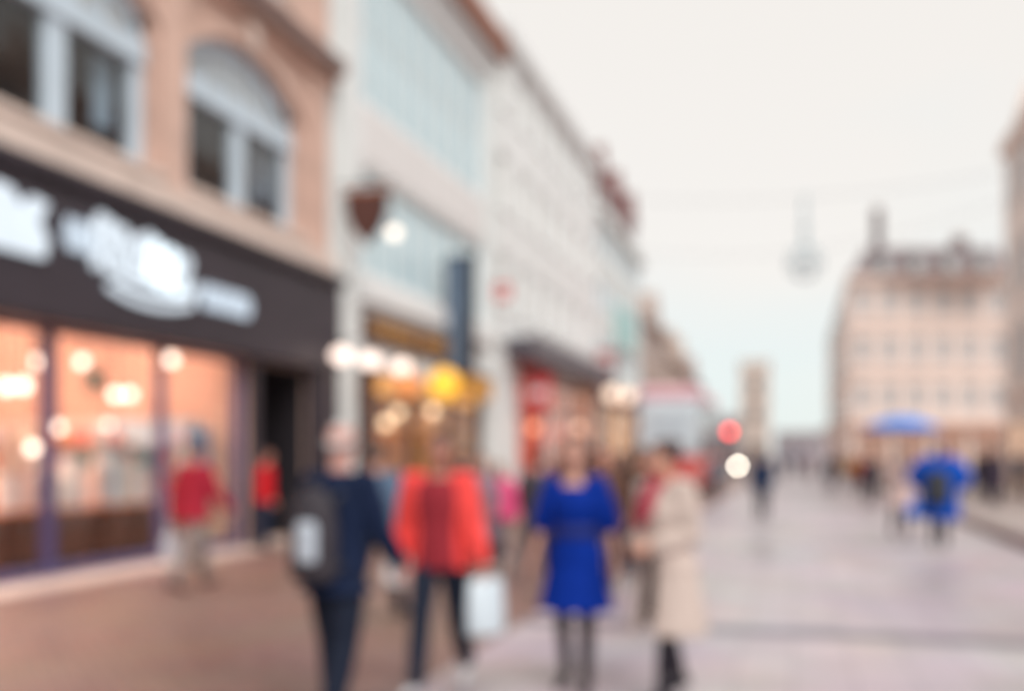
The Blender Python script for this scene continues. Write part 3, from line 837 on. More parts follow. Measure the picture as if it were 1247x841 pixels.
# ------------------------------------------------------------------ generic street building
def street_building(name, label, Y0, W, H, D, wallm, floors, bays, winm, ww, groundz, shop=None, fascia=None, roof=None, X=LX, rot=FR, sill=None, x_first=None, fm=None, cornm=None, lead=.45):
    b = thing(name, label, 'building', (X, Y0, 0), rot)
    ops = []; cells = []
    fh = (H - groundz) / floors
    for k in range(floors):
        for i in range(bays):
            c = W * (i + .5) / bays
            z0 = groundz + k * fh + fh * .24; z1 = z0 + fh * .56
            ops.append((c - ww / 2, c + ww / 2, z0, z1)); cells.append(ops[-1])
    ns = max(1, round(W / 5.5)); sw = (W - lead - .15) / ns
    sops = []
    if shop:
        for i in range(ns):
            sops.append((lead + i * sw, lead + i * sw + sw - .3, 0.02, groundz - 1.25))
    place('wall', facade_mesh(W, H, ops + sops, .3, D), wallm, b)
    for o in cells:
        window(b, o[0], o[1], o[2], o[3], y=.12, fm=fm, gm=winm, nx=1, nz=2, fw=.06, sill=sill)
    for i, o in enumerate(sops):
        s = shop[i % len(shop)]
        window(b, o[0], o[1], o[2], o[3], y=.1, fm=M_BLACK, gm=s, nx=3, nz=1, fw=.09, name='shop_window')
    if fascia:
        for i in range(ns):
            a = lead - .15 + i * sw
            band(b, 'fascia', a + sw - .02, groundz - 1.2, groundz - .35, .22, fascia[i % len(fascia)], x0=a)
    band(b, 'string_course', W, groundz - .3, groundz - .05, .15, cornm or wallm)
    band(b, 'cornice', W, H - .35, H + .15, .35, cornm or wallm, y_in=.1)
    return b

# cream building
b3 = street_building('cream_building', 'long cream rendered building with rows of plain windows above a dark canopy', 30.36, 16.9, 15.5, 11, M_CREAM, 3, 7, pmat('pale_window_glass', '#d8d8d4', .15, .1, .7, 0), 1.25, 5.6,
     shop=[lit_pane('red_shop_light', '#f06a55', .42), lit_pane('pink_shop_light', '#f2b8a6', .5), lit_pane('orange_shop_light', '#f09268', .42)],
     fascia=[pmat('coral_fascia', '#d0605c', .5), pmat('white_fascia', '#ddd6d0', .5), pmat('peach_fascia', '#d3a283', .5)], fm=M_CREAM, sill=M_CREAM, lead=3.0)
MB().quad((0, .2, 15.5), (16.9, .2, 15.5), (16.9, 5.5, 17.0), (0, 5.5, 17.0)).quad((0, 5.5, 17.0), (16.9, 5.5, 17.0), (16.9, 11, 15.5), (0, 11, 15.5)).build('roof', M_SLATE, b3)
t = thing('shop_canopy', 'dark grey flat canopy along the cream building above its shops', 'canopy', (LX + .01, 31.6, 4.75), FR)
MB().bevel_box(0, 15.2, -1.0, 0, .1, .75, .03).build('canopy_body', pmat('dark_canopy', '#59545c', .6), t)
MB().bevel_box(-.03, 15.23, -1.05, -1.002, .0, .82, .01).build('canopy_edge', pmat('dark_canopy_edge', '#6b666c', .6), t)
def proj_sign(px, py, w, h, col, label, drop=0):
    x, y, z = wall_at(px, py, LX + .6)
    t = thing('projecting_sign', label, 'sign', (LX, y, z), 0)
    MB().bevel_box(.25, .25 + w, -.06, .06, -h / 2, h / 2, .02).build('board', pmat('sign_' + col[1:], col, .5), t)
    MB().box(.25 + w * .2, .25 + w * .8, -.072, -.061, -h * .12, h * .12).build('mark', M_WHITE, t)
    MB().tube([(0, 0, h / 2 + .08), (.3 + w, 0, h / 2 + .08)], .025, 8).build('bracket', M_BLACK, t)
    for q in (.35, .15 + w): MB().tube([(q, 0, h / 2 - .01), (q, 0, h / 2 + .08)], .012, 6).build('hanger', M_BLACK, t)
proj_sign(616, 355, .5, .5, '#d8716c', 'small coral square sign projecting from the cream building')
proj_sign(737, 440, .75, 1.0, '#b9625f', 'red projecting sign on the pale gabled building')
proj_sign(652, 478, .9, 1.1, '#d24b50', 'large red sign projecting under the dark canopy')
for px, py, wh in ((745, 479, 'nearer the cream building'), (765, 482, 'farther from the cream building')):
    world_lamp('wall_lamp', px, py, LX + .7, .34, '#ffe0c6', 1.25, f'bright warm globe lamp of a pair on the gabled building, {wh}', group='bright pair of globe lamps')
world_lamp('wall_lamp', 650, 520, LX + .6, .18, '#ffa078', 1.3, 'small orange globe lamp outside the red lit shop')
world_lamp('wall_lamp', 705, 520, LX + .6, .18, '#ffc8a8', 1.2, 'small peach globe lamp outside the red lit shop')

# gabled pale building
b4 = street_building('gabled_building', 'pale rendered building with red tiled roof and steep dormers', 47.3, 14.6, 13.6, 11, M_OFFWHITE, 3, 6, M_SKYGLASS, 1.3, 5.4,
     shop=[lit_pane('brown_shop_light', '#c8824c', .5), lit_pane('amber_shop_light', '#ffb36a', .6)], fascia=[pmat('purple_fascia', '#6b4c58', .5), pmat('maroon_fascia', '#7c3f45', .5)], sill=M_OFFWHITE)
rf = gable_roof(b4, 14.6, 11, 13.62, 3.4, M_TILE)
for x in (1.4, 6.2, 11.0):
    d = MB().box(x, x + 2.2, .1, 4.0, 13.64, 15.4).prism([(x - .15, 15.4), (x + 2.35, 15.4), (x + 1.1, 17.3)], 0.0, 4.2).build('dormer', pmat('dormer_red', '#7e5654', .8, .12), b4)
    MB().box(x + .5, x + 1.7, .05, .098, 14.0, 15.2).build('dormer_window', M_GREYGLASS, d)
chimney(rf, 13.2, 4.8, 16.2, 2.0, M_BRICK)
t = thing('turquoise_sign', 'pale turquoise sign board fixed on the gabled building upper wall', 'sign', (LX + .02, 52.5, 7.4), FR)
MB().bevel_box(0, 6.0, -.25, 0, 0, 2.2, .03).build('board', pmat('pale_turquoise', '#a9cfce', .5), t)
MB().bevel_box(-.08, 6.08, -.3, 0, -.12, -.003, .02).build('edge', M_WHITE, t)

# brown houses further along
specs = [(62.0, 13.4, 10.4, '#b3a198', 3.0, 'brown stone house with a steep front gable beyond the gabled building'),
         (75.5, 13.6, 9.2, '#bfada2', 2.6, 'tan stone house with twin gables in the middle of the far row'),
         (89.2, 14.4, 8.6, '#ab9893', 2.6, 'dull brown brick house toward the end of the row'),
         (104.0, 20.0, 6.2, '#a2949a', 2.0, 'low mauve rendered house at the far end of the row'),
         (124.5, 24.0, 5.4, '#9c8f95', 1.8, 'lowest grey brown house beside the far stone tower')]
for i, (y, W, H, c, rise, labl) in enumerate(specs):
    b = street_building('street_house', labl, y, W, H, 10, pmat(f'house_wall_{i}', c, .85, .12), 2, max(3, int(W / 3)), M_DARKGLASS if i % 2 else M_GREYGLASS, 1.1, 3.9 if i < 3 else 3.2,
         shop=[lit_pane('far_shop_a', '#ffb08a', .5), lit_pane('far_shop_b', '#d97a6a', .4)], fascia=[pmat(f'far_fascia_{i}', ['#7a4c56', '#a55a62', '#5a5560', '#6a4a50', '#5b4f56'][i], .6)])
    r_ = gable_roof(b, W, 10, H + .02, rise, M_SLATE if i % 2 else M_TILE)
    if i < 3:
        n = 2 if i == 1 else 1
        for g in range(n):
            gx = W * (g + .5) / n - 2.2
            MB().prism([(gx, H + .16), (gx + 4.4, H + .16), (gx + 2.2, H + 2.4)], -.12, 3.0).build('gable', pmat(f'house_wall_{i}', c), b)
    chimney(r_, W * .3, 4.7, H + rise - .2, 1.4, M_BRICK)

# ------------------------------------------------------------------ street end: stone tower and low roofs
tx, ty = -7.2, 196.0
tw = thing('stone_tower', 'pale square stone tower closing the far end of the street', 'tower', (tx, ty, 0), R(4))
M_TOWER = pmat('hazed_tower_stone', '#d0bfb4', .9, .1, .3, .2)  # distance haze is put into the pale cream tone
MB().box(-2.6, 2.6, -2.6, 2.6, 0, 18.4).build('shaft', M_TOWER, tw)
for z in (6.5, 11.8, 17.6): MB().box(-2.8, 2.8, -2.8, 2.8, z, z + .4).build('string_course', M_TOWER, tw)
for i in range(4):
    for j in range(4):
        if i in (0, 3) or j in (0, 3):
            MB().box(-2.75 + i * 1.5, -1.75 + i * 1.5, -2.75 + j * 1.5, -1.75 + j * 1.5, 18.4, 19.5).build('merlon', M_TOWER, tw)
for z in (8.0, 13.2): MB().box(-.6, .6, -2.66, -2.605, z, z + 2.6).build('window', M_DARKGLASS, tw)
MB().box(-1.1, 1.1, -2.68, -2.605, 0.3, 3.6).build('doorway', M_BROWN, tw)
for i, (x, y, W, H, c, labl) in enumerate(((-3.6, 205, 9, 4.6, '#aaa2a8', 'low grey house just right of the far stone tower'), (5.6, 212, 10, 5.4, '#b3a9ac', 'low pale house between the tower and the long corner building'), (-20, 208, 10, 8.0, '#a39a9e', 'tall grey house half behind the far stone tower'))):
    b = thing('far_house', labl, 'building', (x, y, 0), 0)
    place('wall', facade_mesh(W, H, [(1 + k * 2.2, 2 + k * 2.2, 2, 3.6) for k in range(int((W - 1.5) / 2.2))], .2, 8), pmat(f'far_wall_{i}', c, .85), b)
    for k in range(int((W - 1.5) / 2.2)): window(b, 1 + k * 2.2, 2 + k * 2.2, 2, 3.6, nx=1, nz=1, gm=M_DARKGLASS)
    gable_roof(b, W, 8, H, 1.6, M_SLATE)

# ================================================================== RIGHT SIDE
# corner building, its front across the wide part of the street, its flank along the narrow part
ax, ay = 3.77, 73.8
b7 = thing('corner_building', 'broad pink cream stone corner building with dormered dark roof and chimney', 'building', (ax, ay, 0), YAW)
W7, H7 = 11.3, 14.0
M_PINK = pmat('pink_stone', '#e8d5cb', .85, .1, .8, .25)
M_PINKT = pmat('pink_stone_trim', '#dfcabf', .85, .08, 1, .2)
ops = []; gz = 4.0; fh = (H7 - gz) / 3
for k in range(3):
    for i in range(6):
        c = .95 + i * 1.88; z0 = gz + k * fh + .8
        ops.append((c - .5, c + .5, z0, z0 + 1.75))
shp = [(.5 + i * 2.7, 2.8 + i * 2.7, .13, 2.9) for i in range(4)]
place('wall', facade_mesh(W7, H7, ops + shp, .35, .6), M_PINK, b7)
for o in ops: window(b7, o[0], o[1], o[2], o[3], y=.14, gm=pmat('pale_far_glass', '#bcb8b6', .2, .1, .7, 0), nx=1, nz=2, fw=.08, sill=M_PINKT)
for o in shp: window(b7, o[0], o[1], o[2], o[3], y=.1, fm=M_BROWN, gm=lit_pane('orange_far_shop', '#e8b8a2', .32), nx=2, nz=1, fw=.08, name='shop_window')
for i in range(4): band(b7, 'fascia', 2.9 + i * 2.7, 2.95, 3.65, .2, pmat('rust_fascia', '#b98c78', .6), x0=.4 + i * 2.7)
for z in (3.75, gz + fh, gz + 2 * fh): band(b7, 'string_course', W7, z, z + .22, .14, M_PINKT)
band(b7, 'cornice', W7 + .1, 13.7, 14.15, .4, M_PINKT, x0=-.1, y_in=.1)
# flank along the street: its own facade turned by the corner angle
fl = MB(); L7 = 46.0
def flank(s, z, o=0.0):
    # s metres up the street from the corner, o outwards (towards -X), in building coordinates
    wx, wy = -o, s
    return (wx * cy_ + wy * sy_, -wx * sy_ + wy * cy_, z)
fl.quad(flank(.02, 0), flank(L7, 0), flank(L7, H7), flank(.02, H7))
fl.quad(flank(L7, 0), flank(L7, 0, -10), flank(L7, H7, -10), flank(L7, H7))
fl.quad(flank(.02, H7 - .01), flank(L7, H7 - .01), flank(L7, H7 - .01, -10), flank(.02, H7 - .01, -10))
fl.build('flank_wall', M_PINK, b7)
for k in range(3):
    for i in range(14):
        s0 = 1.6 + i * 3.2; z0 = gz + k * fh + .8
        mb = MB(); P = [flank(s0, z0, .02), flank(s0 + 1.1, z0, .02), flank(s0 + 1.1, z0 + 1.75, .02), flank(s0, z0 + 1.75, .02)]
        Q = [flank(s0, z0, -.1), flank(s0 + 1.1, z0, -.1), flank(s0 + 1.1, z0 + 1.75, -.1), flank(s0, z0 + 1.75, -.1)]
        mb.add(P + Q, [(0, 1, 2, 3), (7, 6, 5, 4), (0, 4, 5, 1), (1, 5, 6, 2), (2, 6, 7, 3), (3, 7, 4, 0)])
        mb.build('flank_window', M_DARKGLASS, b7)
# mansard roof with dormers
rfm = MB()
e = .15
base = [(0 - e, -e), (W7, -e), (W7, 9.0), tuple(flank(L7, 0, -8))[:2], tuple(flank(L7, 0, .1))[:2]]
insx = [(1.6, 1.2), (W7 - .3, 1.2), (W7 - .3, 8.5), tuple(flank(L7 - 1, 0, -7))[:2], tuple(flank(L7 - 1, 0, -1.2))[:2]]
nB = len(base)
rfm.add([(x, y, 14.16) for x, y in base] + [(x, y, 16.4) for x, y in insx], [(i, (i + 1) % nB, (i + 1) % nB + nB, i + nB) for i in range(nB)] + [tuple(range(nB, 2 * nB))])
r7 = rfm.build('roof', M_SLATE, b7)
for i in range(4):
    x = 2.4 + i * 2.35
    d = MB().box(x - .55, x + .55, -.05, 1.6, 14.2, 15.6).prism([(x - .7, 15.6), (x + .7, 15.6), (x, 16.15)], -.12, 1.7).build('dormer', pmat('slate_dormer', '#8e8384', .8), b7)
    MB().box(x - .38, x + .38, -.1, -.053, 14.35, 15.45).build('dormer_window', M_GREYGLASS, d)
chimney(r7, 2.6, 2.2, 16.0, 3.2, pmat('soot_brick', '#6b5c5e', .9), w=.55, d=.5, pots=1)
chimney(r7, 8.8, 3.2, 16.0, 1.3, MATS['soot_brick'], w=1.0, d=.6)

# tall pale building at the right, seen on edge
b8 = thing('pinnacled_building', 'tall pale stone building with a pinnacle on the raised pavement side', 'building', (9.9, 53.2, 0.1), R(-90))
W8 = 26.0
ops = [(1.2 + i * 2.9, 2.6 + i * 2.9, 5.0 + k * 4.0, 7.4 + k * 4.0) for i in range(8) for k in range(3)]
shp = [(.8 + i * 4.2, 4.4 + i * 4.2, .03, 3.1) for i in range(6)]
place('wall', facade_mesh(W8, 16.4, ops + shp, .35, 10), pmat('rosy_stone', '#e9dbd3', .85, .1, 1, .2), b8)
for o in ops: window(b8, o[0], o[1], o[2], o[3], gm=M_GREYGLASS, nx=2, nz=2, sill=M_PINKT)
for o in shp: window(b8, o[0], o[1], o[2], o[3], fm=M_BLACK, gm=lit_pane('pale_shop_light', '#ffd2b0', .6), nx=2, nz=1, name='shop_window')
band(b8, 'cornice', W8, 15.9, 16.5, .3, M_PINKT)
band(b8, 'string_course', W8, 4.0, 4.3, .15, M_PINKT)
for x in (2.6, 12.0, 21.0):
    MB().box(x - .45, x + .45, .05, .95, 16.5, 17.2).add([(x - .45, .05, 17.2), (x + .45, .05, 17.2), (x + .45, .95, 17.2), (x - .45, .95, 17.2), (x, .5, 18.8)], [(0, 1, 4), (1, 2, 4), (2, 3, 4), (3, 0, 4)]).build('pinnacle', M_PINKT, b8)
gable_roof(b8, W8, 10, 16.42, 1.4, M_SLATE, over=0)

# ------------------------------------------------------------------ hanging street decoration on wires
Yd = 40.0
t = thing('hanging_decoration', 'pale blue lantern shaped festive decoration hung over the street', 'decoration', (0.4, Yd, 9.0), 0)
M_DEC = pmat('pale_blue_tinsel', '#bccdd4', .5)
for q in range(3):
    a = math.pi * q / 3
    pts = [(.62 * math.cos(k * math.pi / 8) * math.cos(a), .62 * math.cos(k * math.pi / 8) * math.sin(a), .62 * math.sin(k * math.pi / 8)) for k in range(17)]
    MB().tube(pts, .05, 6).build('hoop', M_DEC, t)
MB().tube([(.62 * math.cos(k * math.pi / 8), .62 * math.sin(k * math.pi / 8), 0) for k in range(17)], .05, 6).build('hoop', M_DEC, t)
MB().tube([(0, 0, .62), (0, 0, 2.6)], [.1, .07], 8).build('stem', M_DEC, t)
MB().loft([(1.2, .05, .05), (1.35, .2, .2), (1.5, .05, .05)], 10).build('collar', M_DEC, t)
def wire(p0, p1, sag, label):
    pts = []
    for k in range(13):
        s = k / 12; p = Vector(p0).lerp(Vector(p1), s); p.z -= sag * 4 * s * (1 - s); pts.append(p)
    tag(MB().tube(pts, .012, 5).build('overhead_wire', M_STEEL, None), label, 'wire')
s0 = .535
zt = 11.5
wire((LX, Yd, 12.3), (9.9, Yd, 12.3), .8, 'thin steel wire holding the hanging decoration over the street')
wire((LX, 55.0, 13.0), (9.9, 50.0, 13.4), 1.3, 'thin sagging wire over the street beyond the decoration')

# ------------------------------------------------------------------ bus
bxx, byy = -4.95, 41.0
bus = thing('double_decker_bus', 'pale blue double decker bus with pink top and red bumper facing us', 'bus', (bxx, byy, 0.0), 0)
M_BUSB = pmat('bus_pale_blue', '#dae7ee', .35, .05)
M_BUSP = pmat('bus_pink', '#efc0ca', .35, .05)
M_BUSR = pmat('bus_red', '#dd6560', .4, .05)
bw, bl = 1.25, 10.5
def bus_ring(z0, z1, mat, name, inset=0.0, b=.12):
    return MB().bevel_box(-bw + inset, bw - inset, 0 + inset, bl - inset, z0, z1, b).build(name, mat, bus)
bus_ring(.3, 1.55, M_BUSR, 'lower_body'); bus_ring(1.56, 3.85, M_BUSB, 'body'); bus_ring(3.86, 4.4, M_BUSP, 'roof', .02)
M_WS = pmat('sky_tinted_windscreen', '#d6e5ed', .08, .1, .5, 0)  # pale blue base stands in for the sky's reflection
MB().bevel_box(-1.1, 1.1, -.03, .05, 1.62, 2.55, .02).build('windscreen', M_WS, bus)
MB().bevel_box(-1.1, 1.1, -.03, .05, 2.95, 3.75, .02).build('upper_windscreen', M_WS, bus)
MB().bevel_box(-.8, .8, -.035, .04, 2.6, 2.9, .01).build('destination_display', pmat('display_glass', '#b9c9d4', .2), bus)
for s in (-1, 1):
    for z in (1.75, 2.95):
        for k in range(6):
            MB().box(s * bw - .02, s * bw + .02, .6 + k * 1.6, 2.0 + k * 1.6, z, z + .75).build('side_window', M_DARKGLASS, bus)
    MB().tube([(s * .95, -.04, .85), (s * .95, .02, .85)], .13, 12).build('headlight', pmat('headlight_lens', '#d9dde0', .1), bus)
    m_ = MB().tube([(s * 1.2, 0, 2.5), (s * 1.45, -.3, 2.4)], .025, 6).build('mirror', M_BLACK, bus)
    MB().bevel_box(s * 1.45 - .1, s * 1.45 + .1, -.36, -.28, 2.0, 2.4, .02).build('mirror_head', M_BLACK, m_)
    for y in (2.2, 8.2):
        wv = MB().tube([(s * (bw - .3), y, .5), (s * (bw - .01), y, .5)], .5, 20, cap=False).build('wheel', pmat('tyre_rubber', '#28272a', .85), bus)
        MB().tube([(s * (bw - .05), y, .5), (s * (bw + .02), y, .5)], .27, 16, cap=False).build('rim', M_STEEL, wv)
for s in (-.5, .5): MB().tube([(s, -.05, 1.6), (s * .2, -.06, 2.2)], .012, 6).build('wiper', M_BLACK, bus)
MB().box(-.26, .26, -.02, .0, .55, .68).build('number_plate', M_WHITE, bus)

# ------------------------------------------------------------------ traffic signal with red lit
gx, gy = ground_at(887, 62)
z_red = CAM_H + (553 - 525) / 1212 * 62
t = thing('traffic_signal', 'black traffic signal pole with its red light lit beyond the bus', 'traffic signal', (gx, gy, 0), YAW)
MB().tube([(0, 0, 0), (0, 0, z_red + .3)], .06, 10, cap=False).build('pole', M_BLACK, t)
hd = MB().bevel_box(-.2, .2, -.3, -.06, z_red - .75, z_red + .25, .03).build('signal_head', M_BLACK, t)
MB().tube([(0, -.34, z_red), (0, -.29, z_red)], .19, 16).build('red_lamp', emat('red_signal', '#ff4a46', 7), t)
for k in (1, 2): MB().tube([(0, -.33, z_red - .3 * k), (0, -.29, z_red - .3 * k)], .11, 16).build('unlit_lamp', M_DARKGLASS, hd)

# ================================================================== PEOPLE
def V(*a): return Vector(a)
def rotx(v, a):
    c, s = math.cos(a), math.sin(a); return Vector((v.x, v.y * c - v.z * s, v.y * s + v.z * c))

def skel(P):
    f = P.get('female', False); J = {'f': f}
    sh = .165 if f else .188
    lean = R(P.get('lean', 3))
    J['lean'] = lean
    for sd_, sg_ in (('L', 1), ('R', -1)):
        a, k = [R(q) for q in P['leg' + sd_]]
        hip = V(sg_ * .09, 0, .93)
        d1 = V(sg_ * .02, -math.sin(a), -math.cos(a)).normalized()
        knee = hip + d1 * .43
        d2 = V(sg_ * .005, -math.sin(a - k), -math.cos(a - k)).normalized()
        ank = knee + d2 * .41
        q = -(a - k) * .55 if (a - k) < 0 else -(a - k) * .5
        toe_down = max(-.25, min(.9, q))
        fo = lambda x, y, z: ank + rotx(V(x, y, z), toe_down)
        J[sd_] = dict(hip=hip, knee=knee, ank=ank, heel=fo(0, .045, -.05), ball=fo(sg_ * .012, -.12, -.052), toe=fo(sg_ * .012, -.185, -.056), sg=sg_)
        aa, ab, ae, ai = [R(q) for q in P['arm' + sd_]]
        s0_ = V(sg_ * sh, -math.tan(lean) * .46, 1.405)
        ud = V(sg_ * math.sin(ab), -math.sin(aa) * math.cos(ab), -math.cos(aa) * math.cos(ab)).normalized()
        el = s0_ + ud * .285
        fd = V(sg_ * math.sin(ab - ai), -math.sin(aa + ae), -math.cos(aa + ae)).normalized()
        wr = el + fd * .245
        J[sd_].update(sho=s0_, elb=el, wri=wr, fd=fd, ud=ud)
    lo = min(min(J[s]['heel'].z - .036, J[s]['ball'].z - .034, J[s]['toe'].z - .03) for s in 'LR')
    J['dz'] = -lo
    return J

def lean_secs(secs, J):
    t_ = math.tan(J['lean'])
    out = []
    for q in secs:
        q = list(q) + [0] * (4 - len(q)) if len(q) < 4 else list(q)
        q[3] = q[3] - t_ * max(0, q[0] - .95)
        out.append(tuple(q))
    return out

TOR_M = [(.80, .10, .08, .01), (.86, .155, .108, .005), (.93, .165, .115, .005), (1.03, .150, .106, 0), (1.13, .148, .104, 0), (1.24, .168, .115, 0), (1.34, .176, .115, 0), (1.40, .165, .10, .005), (1.44, .11, .08, .01), (1.47, .062, .062, .01)]
TOR_F = [(.80, .10, .09, .01), (.86, .165, .115, .008), (.93, .172, .12, .008), (1.03, .138, .10, 0), (1.10, .125, .095, 0), (1.20, .143, .112, -.008), (1.27, .152, .125, -.015), (1.34, .150, .105, 0), (1.40, .138, .088, .005), (1.44, .095, .07, .01), (1.47, .055, .055, .01)]

def grow(secs, d, z0=-9, z1=9): return [(q[0], q[1] + d, q[2] + d, q[3] if len(q) > 3 else 0) for q in secs if z0 <= q[0] <= z1]

def hand(mb, S, k=1.0):
    w, d, sg_ = S['wri'], S['fd'], S['sg']
    n = V(-sg_, 0, 0); n = (n - d * n.dot(d)).normalized()      # palm normal towards the body
    t_ = V(0, -1, 0); t_ = (t_ - d * t_.dot(d) - n * t_.dot(n)).normalized()   # thumb side forwards
    mb.tube([w, w + d * .04, w + d * .085], [.026, .036, .036], 10, flat=(n, .55))
    for i, (off, L) in enumerate(((.030, .068), (.011, .078), (-.009, .072), (-.028, .056))):
        b0 = w + d * .085 + t_ * off
        d1 = (d + n * .25 + t_ * off * 3).normalized(); d2 = (d + n * .9).normalized(); d3 = (d * .5 + n).normalized()
        p1 = b0 + d1 * L * .45; p2 = p1 + d2 * L * .32; p3 = p2 + d3 * L * .25
        mb.tube([b0 - d * .02, b0, p1, p2, p3], [.0088 * k, .0088 * k, .0084 * k, .0078 * k, .0068 * k], 8)
    b0 = w + d * .025 + t_ * .026
    p1 = b0 + (d * .7 + t_ * .75 + n * .2).normalized() * .038
    p2 = p1 + (d + t_ * .2 + n * .3).normalized() * .03
    p3 = p2 + (d + n * .5).normalized() * .022
    mb.tube([b0, p1, p2, p3], [.013 * k, .011 * k, .0095 * k, .008 * k], 8)

HEAD = [(1.522, .028, .03, -.052), (1.535, .046, .052, -.042), (1.56, .058, .072, -.026), (1.59, .066, .086, -.012), (1.62, .071, .093, -.004), (1.65, .074, .097, 0), (1.68, .074, .097, .003), (1.71, .067, .088, .005), (1.732, .050, .067, .006), (1.746, .026, .035, .006)]

def person(label, px, depth, h, rz, P, outfit, hair, hairtype='short', skin='#c99a86', vox=.0065, detail=True, group=None, head_turn=0, zb=0.0):
    X, Y = ground_at(px, depth)
    root = thing('person', label, 'person', (X, Y, zb), rz, group)
    J = skel(P); f = J['f']; s = h / 1.75
    kk = 1.0 if detail else 1.25
    hshift = -math.tan(J['lean']) * .6
    HM = Matrix.Translation((0, hshift, 0)) @ Matrix.Rotation(R(head_turn), 4, 'Z')
    def fin(mb, name, mat, voxel, sm=5, parent=root):
        mb.v = [(x * s, y * s, (z + J['dz']) * s) for x, y, z in mb.v]
        me = remesh(mb, voxel, sm, name)
        return place(name, me, mat, parent)
    # --- body: torso, neck, head, arms, hands, legs in one surface
    mb = MB()
    mb.loft(lean_secs(TOR_F if f else TOR_M, J), 24)
    nb = V(0, hshift * .8 + .012, 1.43)
    mb.tube([nb, V(0, hshift + .004, 1.56)], [.056 if f else .062, .05 if f else .056], 14)
    hd_ = MB(); hd_.loft(HEAD, 24)
    hd_.tube([(0, -.092, 1.652), (0, -.108, 1.625), (0, -.116, 1.607)], [.008, .011, .015], 8)
    hd_.tube([(-.012, -.1, 1.602), (.012, -.1, 1.602)], .010, 8)
    hd_.tube([(-.035, -.084, 1.664), (0, -.092, 1.664), (.035, -.084, 1.664)], .010, 8)
    hd_.tube([(-.022, -.088, 1.572), (0, -.094, 1.572), (.022, -.088, 1.572)], .009, 8)
    for e_ in (-1, 1): hd_.ball((e_ * .076, .008, 1.63), (.012, .022, .033), 10, 7)
    hd_.xf(HM); mb.add(hd_.v, hd_.f)
    for q in 'LR':
        S = J[q]
        mb.tube([S['sho'], S['sho'].lerp(S['elb'], .5), S['elb']], [.05 if not f else .042, .045 if not f else .037, .037 if not f else .031], 12)
        mb.tube([S['elb'], S['elb'].lerp(S['wri'], .35), S['wri']], [.036 if not f else .03, .038 if not f else .031, .025 if not f else .022], 12)
        hand(mb, S, kk)
        mb.tube([S['hip'], S['hip'].lerp(S['knee'], .5), S['knee']], [.078, .068, .052], 14)
        mb.tube([S['knee'], S['knee'].lerp(S['ank'], .35), S['ank']], [.05, .05, .036], 14)
        mb.tube([S['heel'], S['ball'], S['toe']], [.03, .03, .022], 10)
    fin(mb, 'body', pmat('skin_' + skin[1:], skin, .55, .06, 8, .05), vox, 4)
    if detail:
        for e_ in (-1, 1):
            eb = MB().ball((e_ * .031, -.0865, 1.642), .0102, 10, 8).xf(HM); eb.v = [(x * s, y * s, (z + J['dz']) * s) for x, y, z in eb.v]
            eo = eb.build('eye', pmat('eye_white', '#d8d3cd', .3, .02, 5, 0), root, True)
            ib = MB().ball((e_ * .031, -.0925, 1.642), .0052, 8, 6).xf(HM); ib.v = [(x * s, y * s, (z + J['dz']) * s) for x, y, z in ib.v]
            ib.build('iris', M_BLACK, eo, True)
            bb = MB().tube([(e_ * .018, -.099, 1.665), (e_ * .034, -.094, 1.669), (e_ * .048, -.082, 1.663)], .004, 6).xf(HM); bb.v = [(x * s, y * s, (z + J['dz']) * s) for x, y, z in bb.v]
            bb.build('eyebrow', pmat('hair_' + hair[1:], hair, .7, .2, 20, .2), root, True)
        lb = MB().tube([(-.022, -.094, 1.573), (0, -.102, 1.574), (.022, -.094, 1.573)], .0055, 8).xf(HM); lb.v = [(x * s, y * s, (z + J['dz']) * s) for x, y, z in lb.v]
        lb.build('lips', pmat('lip_red', '#a35c56', .5), root, True)
    # --- hair
    hb = MB()
    hb.loft([(1.585, .060, .05, .045), (1.62, .076, .073, .034), (1.65, .081, .084, .024), (1.68, .082, .093, .014), (1.712, .076, .093, .006), (1.737, .058, .073, .006), (1.752, .03, .04, .006)], 24)
    if hairtype == 'long':
        hb.loft([(1.36, .06, .025, .085), (1.42, .09, .035, .08), (1.50, .094, .045, .07), (1.58, .09, .06, .055), (1.66, .086, .08, .03), (1.70, .075, .08, .015)], 24)
        for e_ in (-1, 1):
            hb.tube([(e_ * .06, -.04, 1.72), (e_ * .083, -.03, 1.66), (e_ * .086, -.02, 1.56), (e_ * .085, -.03, 1.46), (e_ * .08, -.05, 1.39)], [.022, .026, .028, .026, .015], 10)
    if hairtype == 'bun':
        hb.ball((0, .09, 1.71), .045, 12, 8)
        for e_ in (-1, 1): hb.tube([(e_ * .045, -.055, 1.715), (e_ * .078, -.03, 1.67), (e_ * .079, .01, 1.62)], [.018, .018, .014], 8)
    if hairtype == 'bald':
        hb = MB()
        for e_ in (-1, 1): hb.tube([(e_ * .072, -.01, 1.655), (e_ * .07, .04, 1.64), (e_ * .035, .088, 1.625), (0, .096, 1.62)], [.014, .022, .026, .028], 10)
        hb.loft([(1.70, .066, .08, .016), (1.735, .05, .064, .012), (1.752, .022, .03, .01)], 20)
    hb.xf(HM)
    fin(hb, 'hair', pmat('hair_' + hair[1:], hair, .7, .2, 20, .25), max(vox, .008), 3)
